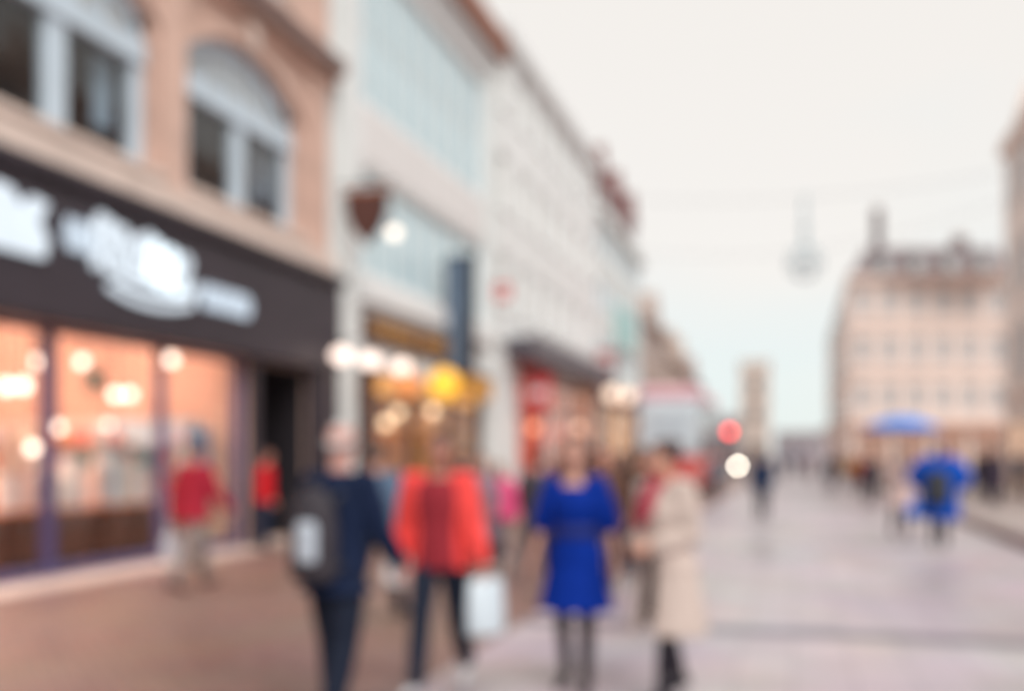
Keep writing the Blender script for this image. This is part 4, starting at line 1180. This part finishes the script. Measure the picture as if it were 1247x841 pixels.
    # --- clothes
    for item in outfit:
        kind, col = item[0], item[1]; opt = item[2] if len(item) > 2 else {}
        mat = pmat('cloth_' + col[1:] + ('_' + kind if kind in ('boots', 'shoes') else ''), col, .8 if kind not in ('shoes', 'boots') else .45, .12, 6, .75, spec=.12, fine=13)
        cv = max(vox * 1.7, .011)
        TOR = TOR_F if f else TOR_M
        if kind == 'trousers':
            m = MB(); m.loft(lean_secs([(.80, .12, .10, .01)] + grow(TOR, .02, .85, 1.04), J), 24)
            fit = opt.get('fit', 1.0)
            for q in 'LR':
                S = J[q]
                m.tube([S['hip'] + V(0, 0, -.02), S['hip'].lerp(S['knee'], .5), S['knee'], S['knee'].lerp(S['ank'], .4), S['ank'] + V(0, 0, .01)], [.1 * fit, .092 * fit, .074 * fit, .072 * fit, .06 * fit], 16)
                m.tube([S['knee'] + V(0, -.02, .03), S['knee'] + V(0, .03, -.04)], .06 * fit, 10)
            fin(m, 'trousers', mat, cv)
        elif kind == 'tights':
            m = MB(); m.loft(lean_secs(grow(TOR, .008, .79, .95), J), 20)
            for q in 'LR':
                S = J[q]
                m.tube([S['hip'], S['hip'].lerp(S['knee'], .5), S['knee']], [.086, .074, .057], 14)
                m.tube([S['knee'], S['knee'].lerp(S['ank'], .35), S['ank']], [.055, .055, .041], 14)
            fin(m, 'tights', mat, cv)
        elif kind in ('shirt', 'jacket', 'open_jacket', 'dress', 'coat'):
            m = MB(); d = {'shirt': .012, 'jacket': .035, 'open_jacket': .038, 'dress': .014, 'coat': .042}[kind]
            d = opt.get('d', d)
            hem = opt.get('hem', {'shirt': .9, 'jacket': .84, 'open_jacket': .82, 'dress': .56, 'coat': .52}[kind])
            secs = [q for q in grow(TOR, d, max(hem, .86), opt.get('top', 1.455))]
            low = secs[0]
            if hem < low[0]:
                fl_ = opt.get('flare', .05)
                n_ = 4; ext = []
                for k in range(n_):
                    t_ = k / n_; z = hem + (low[0] - hem) * t_
                    ext.append((z, low[1] + fl_ * (1 - t_), low[2] + fl_ * .8 * (1 - t_) + .01 * (1 - t_), low[3]))
                secs = ext + secs
            secs = lean_secs(secs, J)
            if kind == 'open_jacket': m.shell(secs, opt.get('gap', 26), .034)
            elif opt.get('slit'): m.shell([(*q[:4], 0, opt['slit'] if q[0] < 1.0 else 1.5) for q in secs], 2, .036, 40)
            else: m.loft(secs, 28)
            sl = opt.get('sleeve', 1.0); puff = opt.get('puff', 0)
            for q in 'LR':
                S = J[q]; ra, rb, rc_ = (.054 + d * .9, .05 + d * .75, .043 + d * .7)
                if f: ra, rb, rc_ = ra - .006, rb - .008, rc_ - .006
                inn = S['sho'] + V(-S['sg'] * .05, 0, .0)
                if sl >= 1: m.tube([inn, S['sho'], S['sho'].lerp(S['elb'], .5), S['elb'], S['elb'].lerp(S['wri'], .5), S['wri'] - S['fd'] * .01], [ra, ra, rb + puff, rc_ + puff, rc_ * .95, .034 + d * .5], 14)
                elif sl > 0: m.tube([inn, S['sho'], S['sho'].lerp(S['elb'], sl * .6), S['sho'].lerp(S['elb'], sl)], [ra, ra, rb + puff, rb + puff * .8], 14)
            if kind in ('jacket', 'coat') and opt.get('collar', True):
                m.tube([V(.07 * math.cos(a_), hshift * .8 + .012 + .07 * math.sin(a_), 1.46) for a_ in [k * math.pi / 6 for k in range(13)]], .02, 8)
            if kind in ('dress', 'coat'):      # hanging folds below the hips
                for i_, (x_, y_, z_) in enumerate(m.v):
                    if z_ < .93:
                        t_ = min(1, (.93 - z_) / .3); g_ = 1 + t_ * (.055 if kind == 'dress' else .03) * math.sin(9 * math.atan2(y_, x_) + 3 * z_)
                        m.v[i_] = (x_ * g_, y_ * g_, z_)
            ob = fin(m, kind if kind != 'open_jacket' else 'jacket', mat, cv)
            if kind == 'dress' and opt.get('belt'):
                bm_ = MB(); bm_.loft(lean_secs([(1.05, .137 + d, .1 + d, 0), (1.06, .143 + d, .108 + d, 0), (1.125, .143 + d, .113 + d, 0), (1.135, .134 + d, .103 + d, 0)], J), 28)
                bm_.v = [(x * s, y * s, (z + J['dz']) * s) for x, y, z in bm_.v]
                bm_.build('belt', pmat('cloth_' + opt['belt'][1:], opt['belt'], .7), root, True)
            if kind == 'coat' and detail:
                for k in range(4):
                    z = 1.22 - k * .14
                    bt = MB().ball((.035, -.165 - .004 * k - math.tan(J['lean']) * max(0, z - .95), z), (.016, .008, .016), 10, 6)
                    bt.v = [(x * s, y * s, (zz + J['dz']) * s) for x, y, zz in bt.v]
                    bt.build('button', M_BROWN, ob, True)
        elif kind == 'scarf':
            m = MB()
            ring = [V(.085 * math.cos(a_), hshift * .85 + .005 + .085 * math.sin(a_), 1.455 - .02 * math.sin(a_ + 1.57)) for a_ in [k * math.pi / 8 for k in range(17)]]
            m.tube(ring, .042, 10)
            m.tube([V(-.03, hshift * .8 - .11, 1.43), V(-.035, hshift * .6 - .178, 1.33), V(-.03, hshift * .5 - .205, 1.2)], [.05, .05, .045], 10, flat=((0, 1, 0), .5))
            m.tube([V(.02, hshift * .8 - .11, 1.43), V(.03, hshift * .6 - .178, 1.35), V(.035, hshift * .5 - .2, 1.27)], [.05, .048, .044], 10, flat=((0, 1, 0), .5))
            fin(m, 'scarf', mat, cv)
        elif kind in ('shoes', 'boots'):
            for q in 'LR':
                S = J[q]; m = MB()
                m.tube([S['heel'] + V(0, 0, .0), S['ball'].lerp(S['heel'], .5), S['ball'], S['toe']], [.036, .034, .034, .027], 12)
                m.tube([S['heel'].lerp(S['ank'], .2), S['ank'] + V(0, 0, .01)], [.036, .042], 12)
                if kind == 'boots': m.tube([S['ank'], S['ank'].lerp(S['knee'], .45), S['ank'].lerp(S['knee'], .8)], [.045, .058, .062], 14)
                fin(m, 'boot' if kind == 'boots' else 'shoe', mat, cv, 3)
        elif kind == 'cap':
            m = MB(); m.loft([(1.665, .085, .1, .006), (1.70, .084, .1, .006), (1.735, .066, .082, .006), (1.765, .03, .04, .006)], 20); m.tube([(0, -.08, 1.672), (0, -.15, 1.665)], [.06, .05], 12, flat=((0, 0, 1), .12)); m.xf(HM); fin(m, 'cap', mat, cv)
        elif kind == 'hood':
            m = MB(); m.tube([V(.09 * math.cos(a_), .05 + hshift + .08 * math.sin(a_), 1.46 + .04 * math.sin(a_)) for a_ in [k * math.pi / 6 for k in range(13)]], .04, 8); fin(m, 'hood', mat, cv)
    root['scale_h'] = 0
    del root['scale_h']
    def wp(q):   # local base-size point to street position
        v = Matrix.Rotation(rz, 3, 'Z') @ Vector((q[0] * s, q[1] * s, (q[2] + J['dz']) * s))
        return Vector((X, Y, zb)) + v
    return root, J, wp, s

WALK_A = dict(legL=(24, 6), legR=(-16, 22), armL=(-18, 9, 14, 4), armR=(22, 9, 24, 6))
WALK_B = dict(legL=(-16, 24), legR=(23, 6), armL=(22, 9, 22, 6), armR=(-18, 9, 14, 4))
STAND = dict(legL=(3, 3), legR=(-2, 2), armL=(3, 8, 12, 5), armR=(2, 8, 12, 5))
def pose(b, **k): d = dict(b); d.update(k); return d

def carrier_bag(label, p, rz, W, H, D, col, string=.28, cat='bag', group=None):
    """paper or plastic bag hanging from a hand at p"""
    t = thing('carrier_bag', label, cat, (p.x, p.y, p.z - string - H), rz, group)
    m = MB(); m.loft([(0, W * .46, D * .5), (H * .06, W * .5, D * .55), (H * .5, W * .49, D * .5), (H * .85, W * .46, D * .3), (H, W * .44, D * .12)], 20)
    m.build('bag_body', pmat('bag_' + col[1:], col, .5, .08, 5, .2), t, True)
    for e_ in (-1, 1):
        MB().tube([(-W * .25, e_ * .012, H - .01), (-W * .2, e_ * .012, H + string * .6), (0, 0, H + string), (W * .2, e_ * .012, H + string * .6), (W * .25, e_ * .012, H - .01)], .008, 6).build('handle', M_WHITE, t)
    return t

# --- man with the backpack, seen from behind on the left
r_, J, wp, s = person('grey haired man in navy jacket and dark trousers walking away with a backpack', 410, 5.75, 1.78, R(166),
    pose(WALK_A, lean=4, legL=(10, 5), legR=(-7, 12), armL=(-6, 10, 20, 4), armR=(14, 10, 22, 4)), [('trousers', '#1f2534', {'fit': 1.08}), ('jacket', '#18233d', {'hem': .8}), ('shoes', '#26242a')], '#b9b2b0', 'bald', '#cf9c90', head_turn=20)
p = wp((0, .2, 1.12))
bp = thing('backpack', 'dark backpack with a pale grey pocket on the back of the grey haired man', 'backpack', (p.x, p.y, p.z - .25), R(166))
me = remesh(MB().loft([(0, .12, .07), (.03, .15, .1), (.25, .155, .11), (.42, .14, .095), (.5, .09, .06), (.53, .04, .03)], 24), .012, 4, 'pack')
place('pack_body', me, pmat('dark_backpack', '#312b33', .7), bp)
me = remesh(MB().loft([(.09, .055, .03), (.11, .07, .045), (.29, .07, .045), (.32, .05, .03)], 20), .01, 4, 'pocket')
o = place('pocket', me, pmat('pale_grey_pocket', '#b5bec9', .5), bp, (-.03, .09, .02))
for e_ in (-1, 1):
    MB().tube([(e_ * .1, -.07, .46), (e_ * .115, -.16, .52), (e_ * .12, -.31, .42), (e_ * .12, -.33, .25), (e_ * .13, -.2, .12), (e_ * .13, -.06, .08)], .018, 8, flat=((0, 1, 0), .6)).build('strap', M_BLACK, bp)
MB().tube([(-.04, 0, .52), (-.03, 0, .57), (.03, 0, .57), (.04, 0, .52)], .01, 8).build('grab_loop', M_BLACK, bp)

# --- man in the orange red jacket coming towards us
r_, J, wp, s = person('man in open orange red jacket over a dark red shirt and dark jeans', 536, 6.75, 1.78, R(4),
    pose(WALK_B, lean=2, legL=(-12, 20), legR=(17, 4), armL=(8, 12, 10, -6), armR=(-8, 13, 16, 4)), [('trousers', '#252c3b', {'fit': .98}), ('shirt', '#96303a', {'hem': .84, 'd': .022, 'flare': .0}), ('open_jacket', '#f2504c', {'d': .04, 'hem': .84, 'gap': 44}), ('shoes', '#d5d6da')], '#2e211f', 'short', '#a87362', head_turn=4)
h_ = wp(J['L']['wri'] + J['L']['fd'] * .1)
carrier_bag('white paper carrier bag held by the man in the orange red jacket', h_, R(50), .29, .36, .12, '#cfdbe3', .02)

# --- woman in the blue dress
r_, J, wp, s = person('brown haired woman in a royal blue knee length dress with black tights', 701, 6.75, 1.73, R(-4),
    pose(WALK_A, female=True, lean=1, legL=(9, 6), legR=(-3, 10), armL=(-6, 14, 16, 2), armR=(2, 14, 14, 2)), [('tights', '#2a2126'), ('dress', '#052c8a', {'sleeve': .95, 'puff': .018, 'hem': .55, 'flare': .065, 'belt': '#0b1e66', 'd': .032, 'top': 1.41}), ('shoes', '#221d22')], '#5e3b30', 'long', '#d1a08e')

# --- woman in the beige coat
r_, J, wp, s = person('dark haired woman in a long beige coat and crimson scarf with black boots', 812, 6.45, 1.70, R(-38),
    pose(STAND, female=True, lean=2, legL=(12, 5), legR=(-10, 12), armL=(-6, 9, 78, 42), armR=(-4, 9, 74, 42)), [('tights', '#2b2226'), ('shirt', '#3a2c30', {'hem': .6, 'sleeve': 0}), ('coat', '#c6b5ac', {'hem': .47, 'flare': .07, 'd': .06, 'slit': 16}), ('scarf', '#a83a4c'), ('boots', '#26222a')], '#3c2527', 'bun', '#c8957f', head_turn=-22)
h_ = wp((J['L']['wri'] + J['R']['wri']) / 2 + J['L']['fd'] * .05)

# --- man in red by the shop window
r_, J, wp, s = person('man in a crimson jacket and grey trousers walking past the shop window', 236, 11.8, 1.8, R(160),
    pose(WALK_A, lean=2, legL=(20, 6), legR=(-14, 20)), [('trousers', '#8c7f7b', {'fit': 1.12}), ('jacket', '#a82c3e', {'d': .05}), ('shoes', '#4a2f30')], '#2c2022', 'short', '#bd8a78', vox=.01)
h_ = wp(J['L']['wri'] + J['L']['fd'] * .1)
carrier_bag('pale plastic bag held by the man in the crimson jacket', h_, R(70), .3, .3, .12, '#c9c6cc', .16)
# --- person in bright red at the dark entrance
person('person in a bright red top and navy trousers standing at the dark entrance', 322, 16.9, 1.68, R(130), STAND, [('trousers', '#232f48'), ('jacket', '#c9222c', {'d': .03}), ('shoes', '#222226')], '#3a2a28', 'short', '#b98472', vox=.012, detail=False)
# --- man in grey behind the backpack man
r_, J, wp, s = person('man in a slate blue jacket walking beyond the man with the backpack', 458, 9.6, 1.76, R(175), WALK_B, [('trousers', '#262b3a'), ('jacket', '#5c7088', {'d': .04}), ('shoes', '#2a2a30')], '#574640', 'short', '#c59480', vox=.01, detail=False)
h_ = wp(J['R']['wri'] + J['R']['fd'] * .1)
carrier_bag('white carrier bag held by the man in the slate blue jacket', h_, R(175), .26, .26, .1, '#e6edf2', .12)
# --- far walkers
person('man in a dark navy coat walking alone up the middle of the street', 928, 24.5, 1.76, R(178), WALK_A, [('trousers', '#2b2c36'), ('jacket', '#27344e', {'hem': .74, 'd': .045}), ('shoes', '#26262a')], '#33292a', 'short', '#bb8b7a', vox=.014, detail=False)
r_, J, wp, s = person('person in a long bright blue padded coat with a dark backpack', 1143, 17.2, 1.74, R(170), pose(STAND, legL=(10, 6), legR=(-8, 10), armL=(14, 34, 60, 24), armR=(14, 34, 60, 24)), [('trousers', '#2a2c38'), ('coat', '#0f4cae', {'d': .16, 'hem': .5, 'puff': .06, 'flare': .05}), ('hood', '#0f4cae'), ('cap', '#0f4cae'), ('shoes', '#26262a')], '#3a2c2a', 'short', '#bb8b7a', vox=.013, detail=False)
p = wp((0, .36, 1.12))
bp = thing('backpack', 'charcoal backpack on the person in the long bright blue coat', 'backpack', (p.x, p.y, p.z - .36), R(170))
me = remesh(MB().loft([(0, .16, .07), (.04, .2, .11), (.3, .21, .12), (.5, .18, .1), (.58, .09, .05)], 20), .014, 3, 'pack')
place('pack_body', me, pmat('charcoal_backpack', '#33363d', .7), bp)
MB().bevel_box(-.12, .12, .1, .15, .06, .3, .015).build('pocket', MATS['charcoal_backpack'], bp)
for e_ in (-1, 1): MB().tube([(e_ * .12, -.06, .48), (e_ * .12, -.2, .56), (e_ * .13, -.46, .44), (e_ * .13, -.4, .2), (e_ * .14, -.06, .1)], .018, 8).build('strap', M_BLACK, bp)
# umbrella person
r_, J, wp, s = person('person in a pale pink coat sheltering under a blue umbrella', 1097, 19.5, 1.68, R(15), pose(STAND, female=True, legL=(8, 5), legR=(-8, 10), armR=(20, 8, 100, 20)), [('trousers', '#35303a'), ('coat', '#d9bfb8', {'hem': .6, 'd': .05}), ('shoes', '#2a262a')], '#8d6a58', 'long', '#d0a594', vox=.013, detail=False)
h_ = wp(J['R']['wri'] + J['R']['fd'] * .07)
um = thing('umbrella', 'bright blue open umbrella held over the person in the pink coat', 'umbrella', (h_.x, h_.y, h_.z - .1), R(10))
M_UMB = pmat('blue_umbrella', '#2f86e0', .55, .08)
topz = 2.34 - (h_.z - .1); rim = topz - .27; nU = 8
cv_ = MB(); vv = [(0, 0, topz)]; ff = []
rows = 5
for k in range(1, rows + 1):
    a = k / rows
    for i in range(nU * 4):
        t_ = 2 * math.pi * i / (nU * 4)
        sc_ = 1 - .06 * abs(math.sin(t_ * nU / 2)) * a
        vv.append((.74 * a * sc_ * math.cos(t_), .74 * a * sc_ * math.sin(t_), topz - .27 * a ** 1.9 + .035 * a * abs(math.sin(t_ * nU / 2))))
m_ = nU * 4
for i in range(m_): ff.append((0, 1 + i, 1 + (i + 1) % m_))
for k in range(rows - 1):
    for i in range(m_): ff.append((1 + k * m_ + i, 1 + (k + 1) * m_ + i, 1 + (k + 1) * m_ + (i + 1) % m_, 1 + k * m_ + (i + 1) % m_))
cv_.add(vv, ff); cano = cv_.build('canopy', M_UMB, um, True)
sm_ = cano.modifiers.new('thickness', 'SOLIDIFY'); sm_.thickness = .006
MB().tube([(0, 0, 0), (0, 0, topz + .05)], .01, 8).build('shaft', M_STEEL, um)
MB().tube([(0, 0, .02), (0, 0, -.1), (.02, 0, -.13), (.05, 0, -.12), (.06, 0, -.09)], .016, 8).build('handle', M_BLACK, um)
for i in range(nU):
    t_ = 2 * math.pi * i / nU
    MB().tube([(0, 0, topz - .012), (.37 * math.cos(t_), .37 * math.sin(t_), topz - .085), (.72 * math.cos(t_), .72 * math.sin(t_), topz - .27)], .004, 5).build('rib', M_STEEL, um)
h_ = wp(J['L']['wri'] + J['L']['fd'] * .1)
carrier_bag('small bright blue carrier bag hanging from the pink coated person', h_, R(20), .36, .3, .12, '#2a6fd6', .06)

# crowd in the middle and far distance
crowd = [
 (586, 13.5, 1.66, 10, 'woman in a mauve coat in the crowd behind the orange jacket', [('trousers', '#4a4048'), ('coat', '#8d7a88'), ('boots', '#2c282c')], '#6a4a3c', True),
 (609, 14.0, 1.52, -20, 'girl in a hot pink hooded jacket behind the orange jacket', [('trousers', '#5a5660'), ('jacket', '#ea5c8c', {'d': .1, 'puff': .03}), ('hood', '#d8527e'), ('shoes', '#c9c4c4')], '#8a6a50', True),
 (655, 12.6, 1.7, 185, 'man in a dark grey coat walking away behind the orange jacket', [('trousers', '#2c2c34'), ('coat', '#4b474e', {'hem': .62}), ('shoes', '#26262a')], '#2f2626', False),
 (660, 17.0, 1.72, 8, 'woman in a burgundy jacket outside the red lit shop', [('trousers', '#33303a'), ('jacket', '#8c2e3c'), ('shoes', '#2a262a')], '#4a2c28', True),
 (735, 11.0, 1.76, 12, 'man in a brown jacket close behind the blue dress', [('trousers', '#332f36'), ('jacket', '#5d4339'), ('shoes', '#26262a')], '#30241f', False),
 (760, 14.0, 1.7, 175, 'woman in a dark plum coat walking away behind the beige coat', [('trousers', '#2c2830'), ('coat', '#57404c'), ('boots', '#26242a')], '#3c2a28', True),
 (772, 20.0, 1.72, 5, 'woman in a tan jacket in the crowd near the bus', [('trousers', '#4a4650'), ('jacket', '#a0805e'), ('shoes', '#2a282c')], '#5a3e30', True),
 (722, 22.0, 1.78, 180, 'man in a black jacket walking away toward the bus', [('trousers', '#26262e'), ('jacket', '#2b2a32'), ('shoes', '#222226')], '#2c2422', False),
 (690, 15.0, 1.74, 176, 'man in an olive brown jacket walking away behind the blue dress', [('trousers', '#2c2a30'), ('jacket', '#5c5040'), ('shoes', '#26262a')], '#2c2422', False),
 (748, 17.5, 1.68, 5, 'woman in a rust brown coat in the crowd behind the blue dress', [('trousers', '#2c2830'), ('coat', '#7c4a38'), ('boots', '#26242a')], '#4a3028', True),
 (783, 12.2, 1.74, 183, 'man in a dark chocolate jacket close behind the beige coat', [('trousers', '#2a2830'), ('jacket', '#42312e'), ('shoes', '#26262a')], '#2a201e', False),
 (565, 18.0, 1.74, 178, 'man in a charcoal jacket outside the cream building', [('trousers', '#2a2830'), ('jacket', '#45444c'), ('shoes', '#26262a')], '#2a201e', False),
 (872, 33.0, 1.74, 185, 'person in a grey parka walking away beside the bus', [('trousers', '#33343e'), ('jacket', '#6c7480'), ('shoes', '#26262a')], '#3a302c', False),
 (1012, 40.0, 1.75, 178, 'person in a black coat near the corner building shops', [('trousers', '#2a2a34'), ('coat', '#34323c'), ('shoes', '#222226')], '#33292a', False),
 (1036, 44.0, 1.7, 4, 'woman in a mustard jacket in front of the corner building', [('trousers', '#3a3640'), ('jacket', '#b98d3c'), ('shoes', '#2a282c')], '#5c4234', True),
 (1050, 36.0, 1.72, 182, 'person in a brick red jacket behind the umbrella', [('trousers', '#34323c'), ('jacket', '#a0463c'), ('shoes', '#2a282c')], '#3a2c28', False),
 (1062, 30.0, 1.74, 176, 'person in charcoal clothes just left of the umbrella holder', [('trousers', '#2c2c34'), ('jacket', '#4a4750'), ('shoes', '#26262a')], '#2e2624', False),
 (1196, 30.0, 1.76, 184, 'man in a black coat on the raised pavement at the right', [('trousers', '#282830'), ('coat', '#302e36'), ('shoes', '#222226')], '#2c2624', False),
 (1212, 28.5, 1.7, 178, 'woman in a dark violet coat on the raised pavement at the right', [('trousers', '#2a2832'), ('coat', '#453c4c'), ('boots', '#242226')], '#4a3630', True),
 (1242, 33.0, 1.74, 10, 'person in a dim blue jacket by the pinnacled building', [('trousers', '#33323c'), ('jacket', '#4b566c'), ('shoes', '#26262a')], '#3c302c', False),
 (955, 62.0, 1.74, 175, 'person in a grey jacket far up the street', [('trousers', '#30303a'), ('jacket', '#5c5a64'), ('shoes', '#26262a')], '#332a28', False),
 (985, 58.0, 1.7, 5, 'person in a maroon coat far up the street', [('trousers', '#30303a'), ('coat', '#6a3f48'), ('shoes', '#26262a')], '#332a28', True),
 (970, 75.0, 1.75, 182, 'person in a navy coat farthest up the street', [('trousers', '#2a2c36'), ('coat', '#343c52'), ('shoes', '#26262a')], '#332a28', False),
]
for i, (px, dp, h, rz, labl, of, hr, fem) in enumerate(crowd):
    zb = .11 if ground_at(px, dp)[0] > 4.05 else 0.0
    person(labl, px, dp, h, R(rz), pose(WALK_A if i % 2 else WALK_B, female=fem), of, hr, 'long' if fem else 'short', ['#c99a86', '#b98370', '#d2a896'][i % 3], vox=.014 if dp < 20 else .018, detail=False, group='walkers in the background', zb=zb)

# ------------------------------------------------------------------ cyclist with a bright front lamp far up the street
gx, gy = ground_at(899, 60)
r_, J, wp, s = person('cyclist in a dark jacket riding toward us far up the street', 899, 60, 1.74, 0, dict(legL=(70, 75), legR=(45, 70), armL=(48, 8, 10, 6), armR=(48, 8, 10, 6), lean=14), [('trousers', '#2a2a32'), ('jacket', '#3a4254'), ('shoes', '#222226')], '#2c2624', 'short', vox=.018, detail=False, zb=.28)
bk = thing('bicycle', 'black bicycle with a bright white front lamp under the far cyclist', 'bicycle', (gx, gy, 0), 0)
for y in (-.52, .52):
    wv = MB().tube([(0, y + .33 * math.cos(k * math.pi / 12), .35 + .33 * math.sin(k * math.pi / 12)) for k in range(25)], .02, 8, cap=False).build('wheel', M_BLACK, bk)
    for k in range(8): MB().tube([(0, y, .35), (0, y + .32 * math.cos(k * math.pi / 4), .35 + .32 * math.sin(k * math.pi / 4))], .003, 4).build('spoke', M_STEEL, wv)
MB().tube([(0, .52, .35), (0, .12, .32), (0, -.35, .75), (0, .2, .78), (0, .12, .32)], .018, 8).tube([(0, .2, .78), (0, .52, .35)], .014, 8).build('frame', M_BLACK, bk)
MB().tube([(0, -.52, .35), (0, -.38, .75), (0, -.36, 1.0)], .018, 8).build('fork', M_BLACK, bk)
MB().tube([(-.28, -.3, 1.03), (0, -.38, 1.0), (.28, -.3, 1.03)], .014, 8).build('handlebar', M_BLACK, bk)
MB().tube([(0, .12, .9), (0, .3, .92)], [.04, .08], 10, flat=((0, 0, 1), .4)).tube([(0, .2, .78), (0, .22, .9)], .014, 8).build('saddle', M_BLACK, bk)
MB().tube([(0, -.5, .94), (0, -.42, .94)], .115, 14).build('front_lamp', emat('bike_lamp', '#fff3e0', 22), bk)
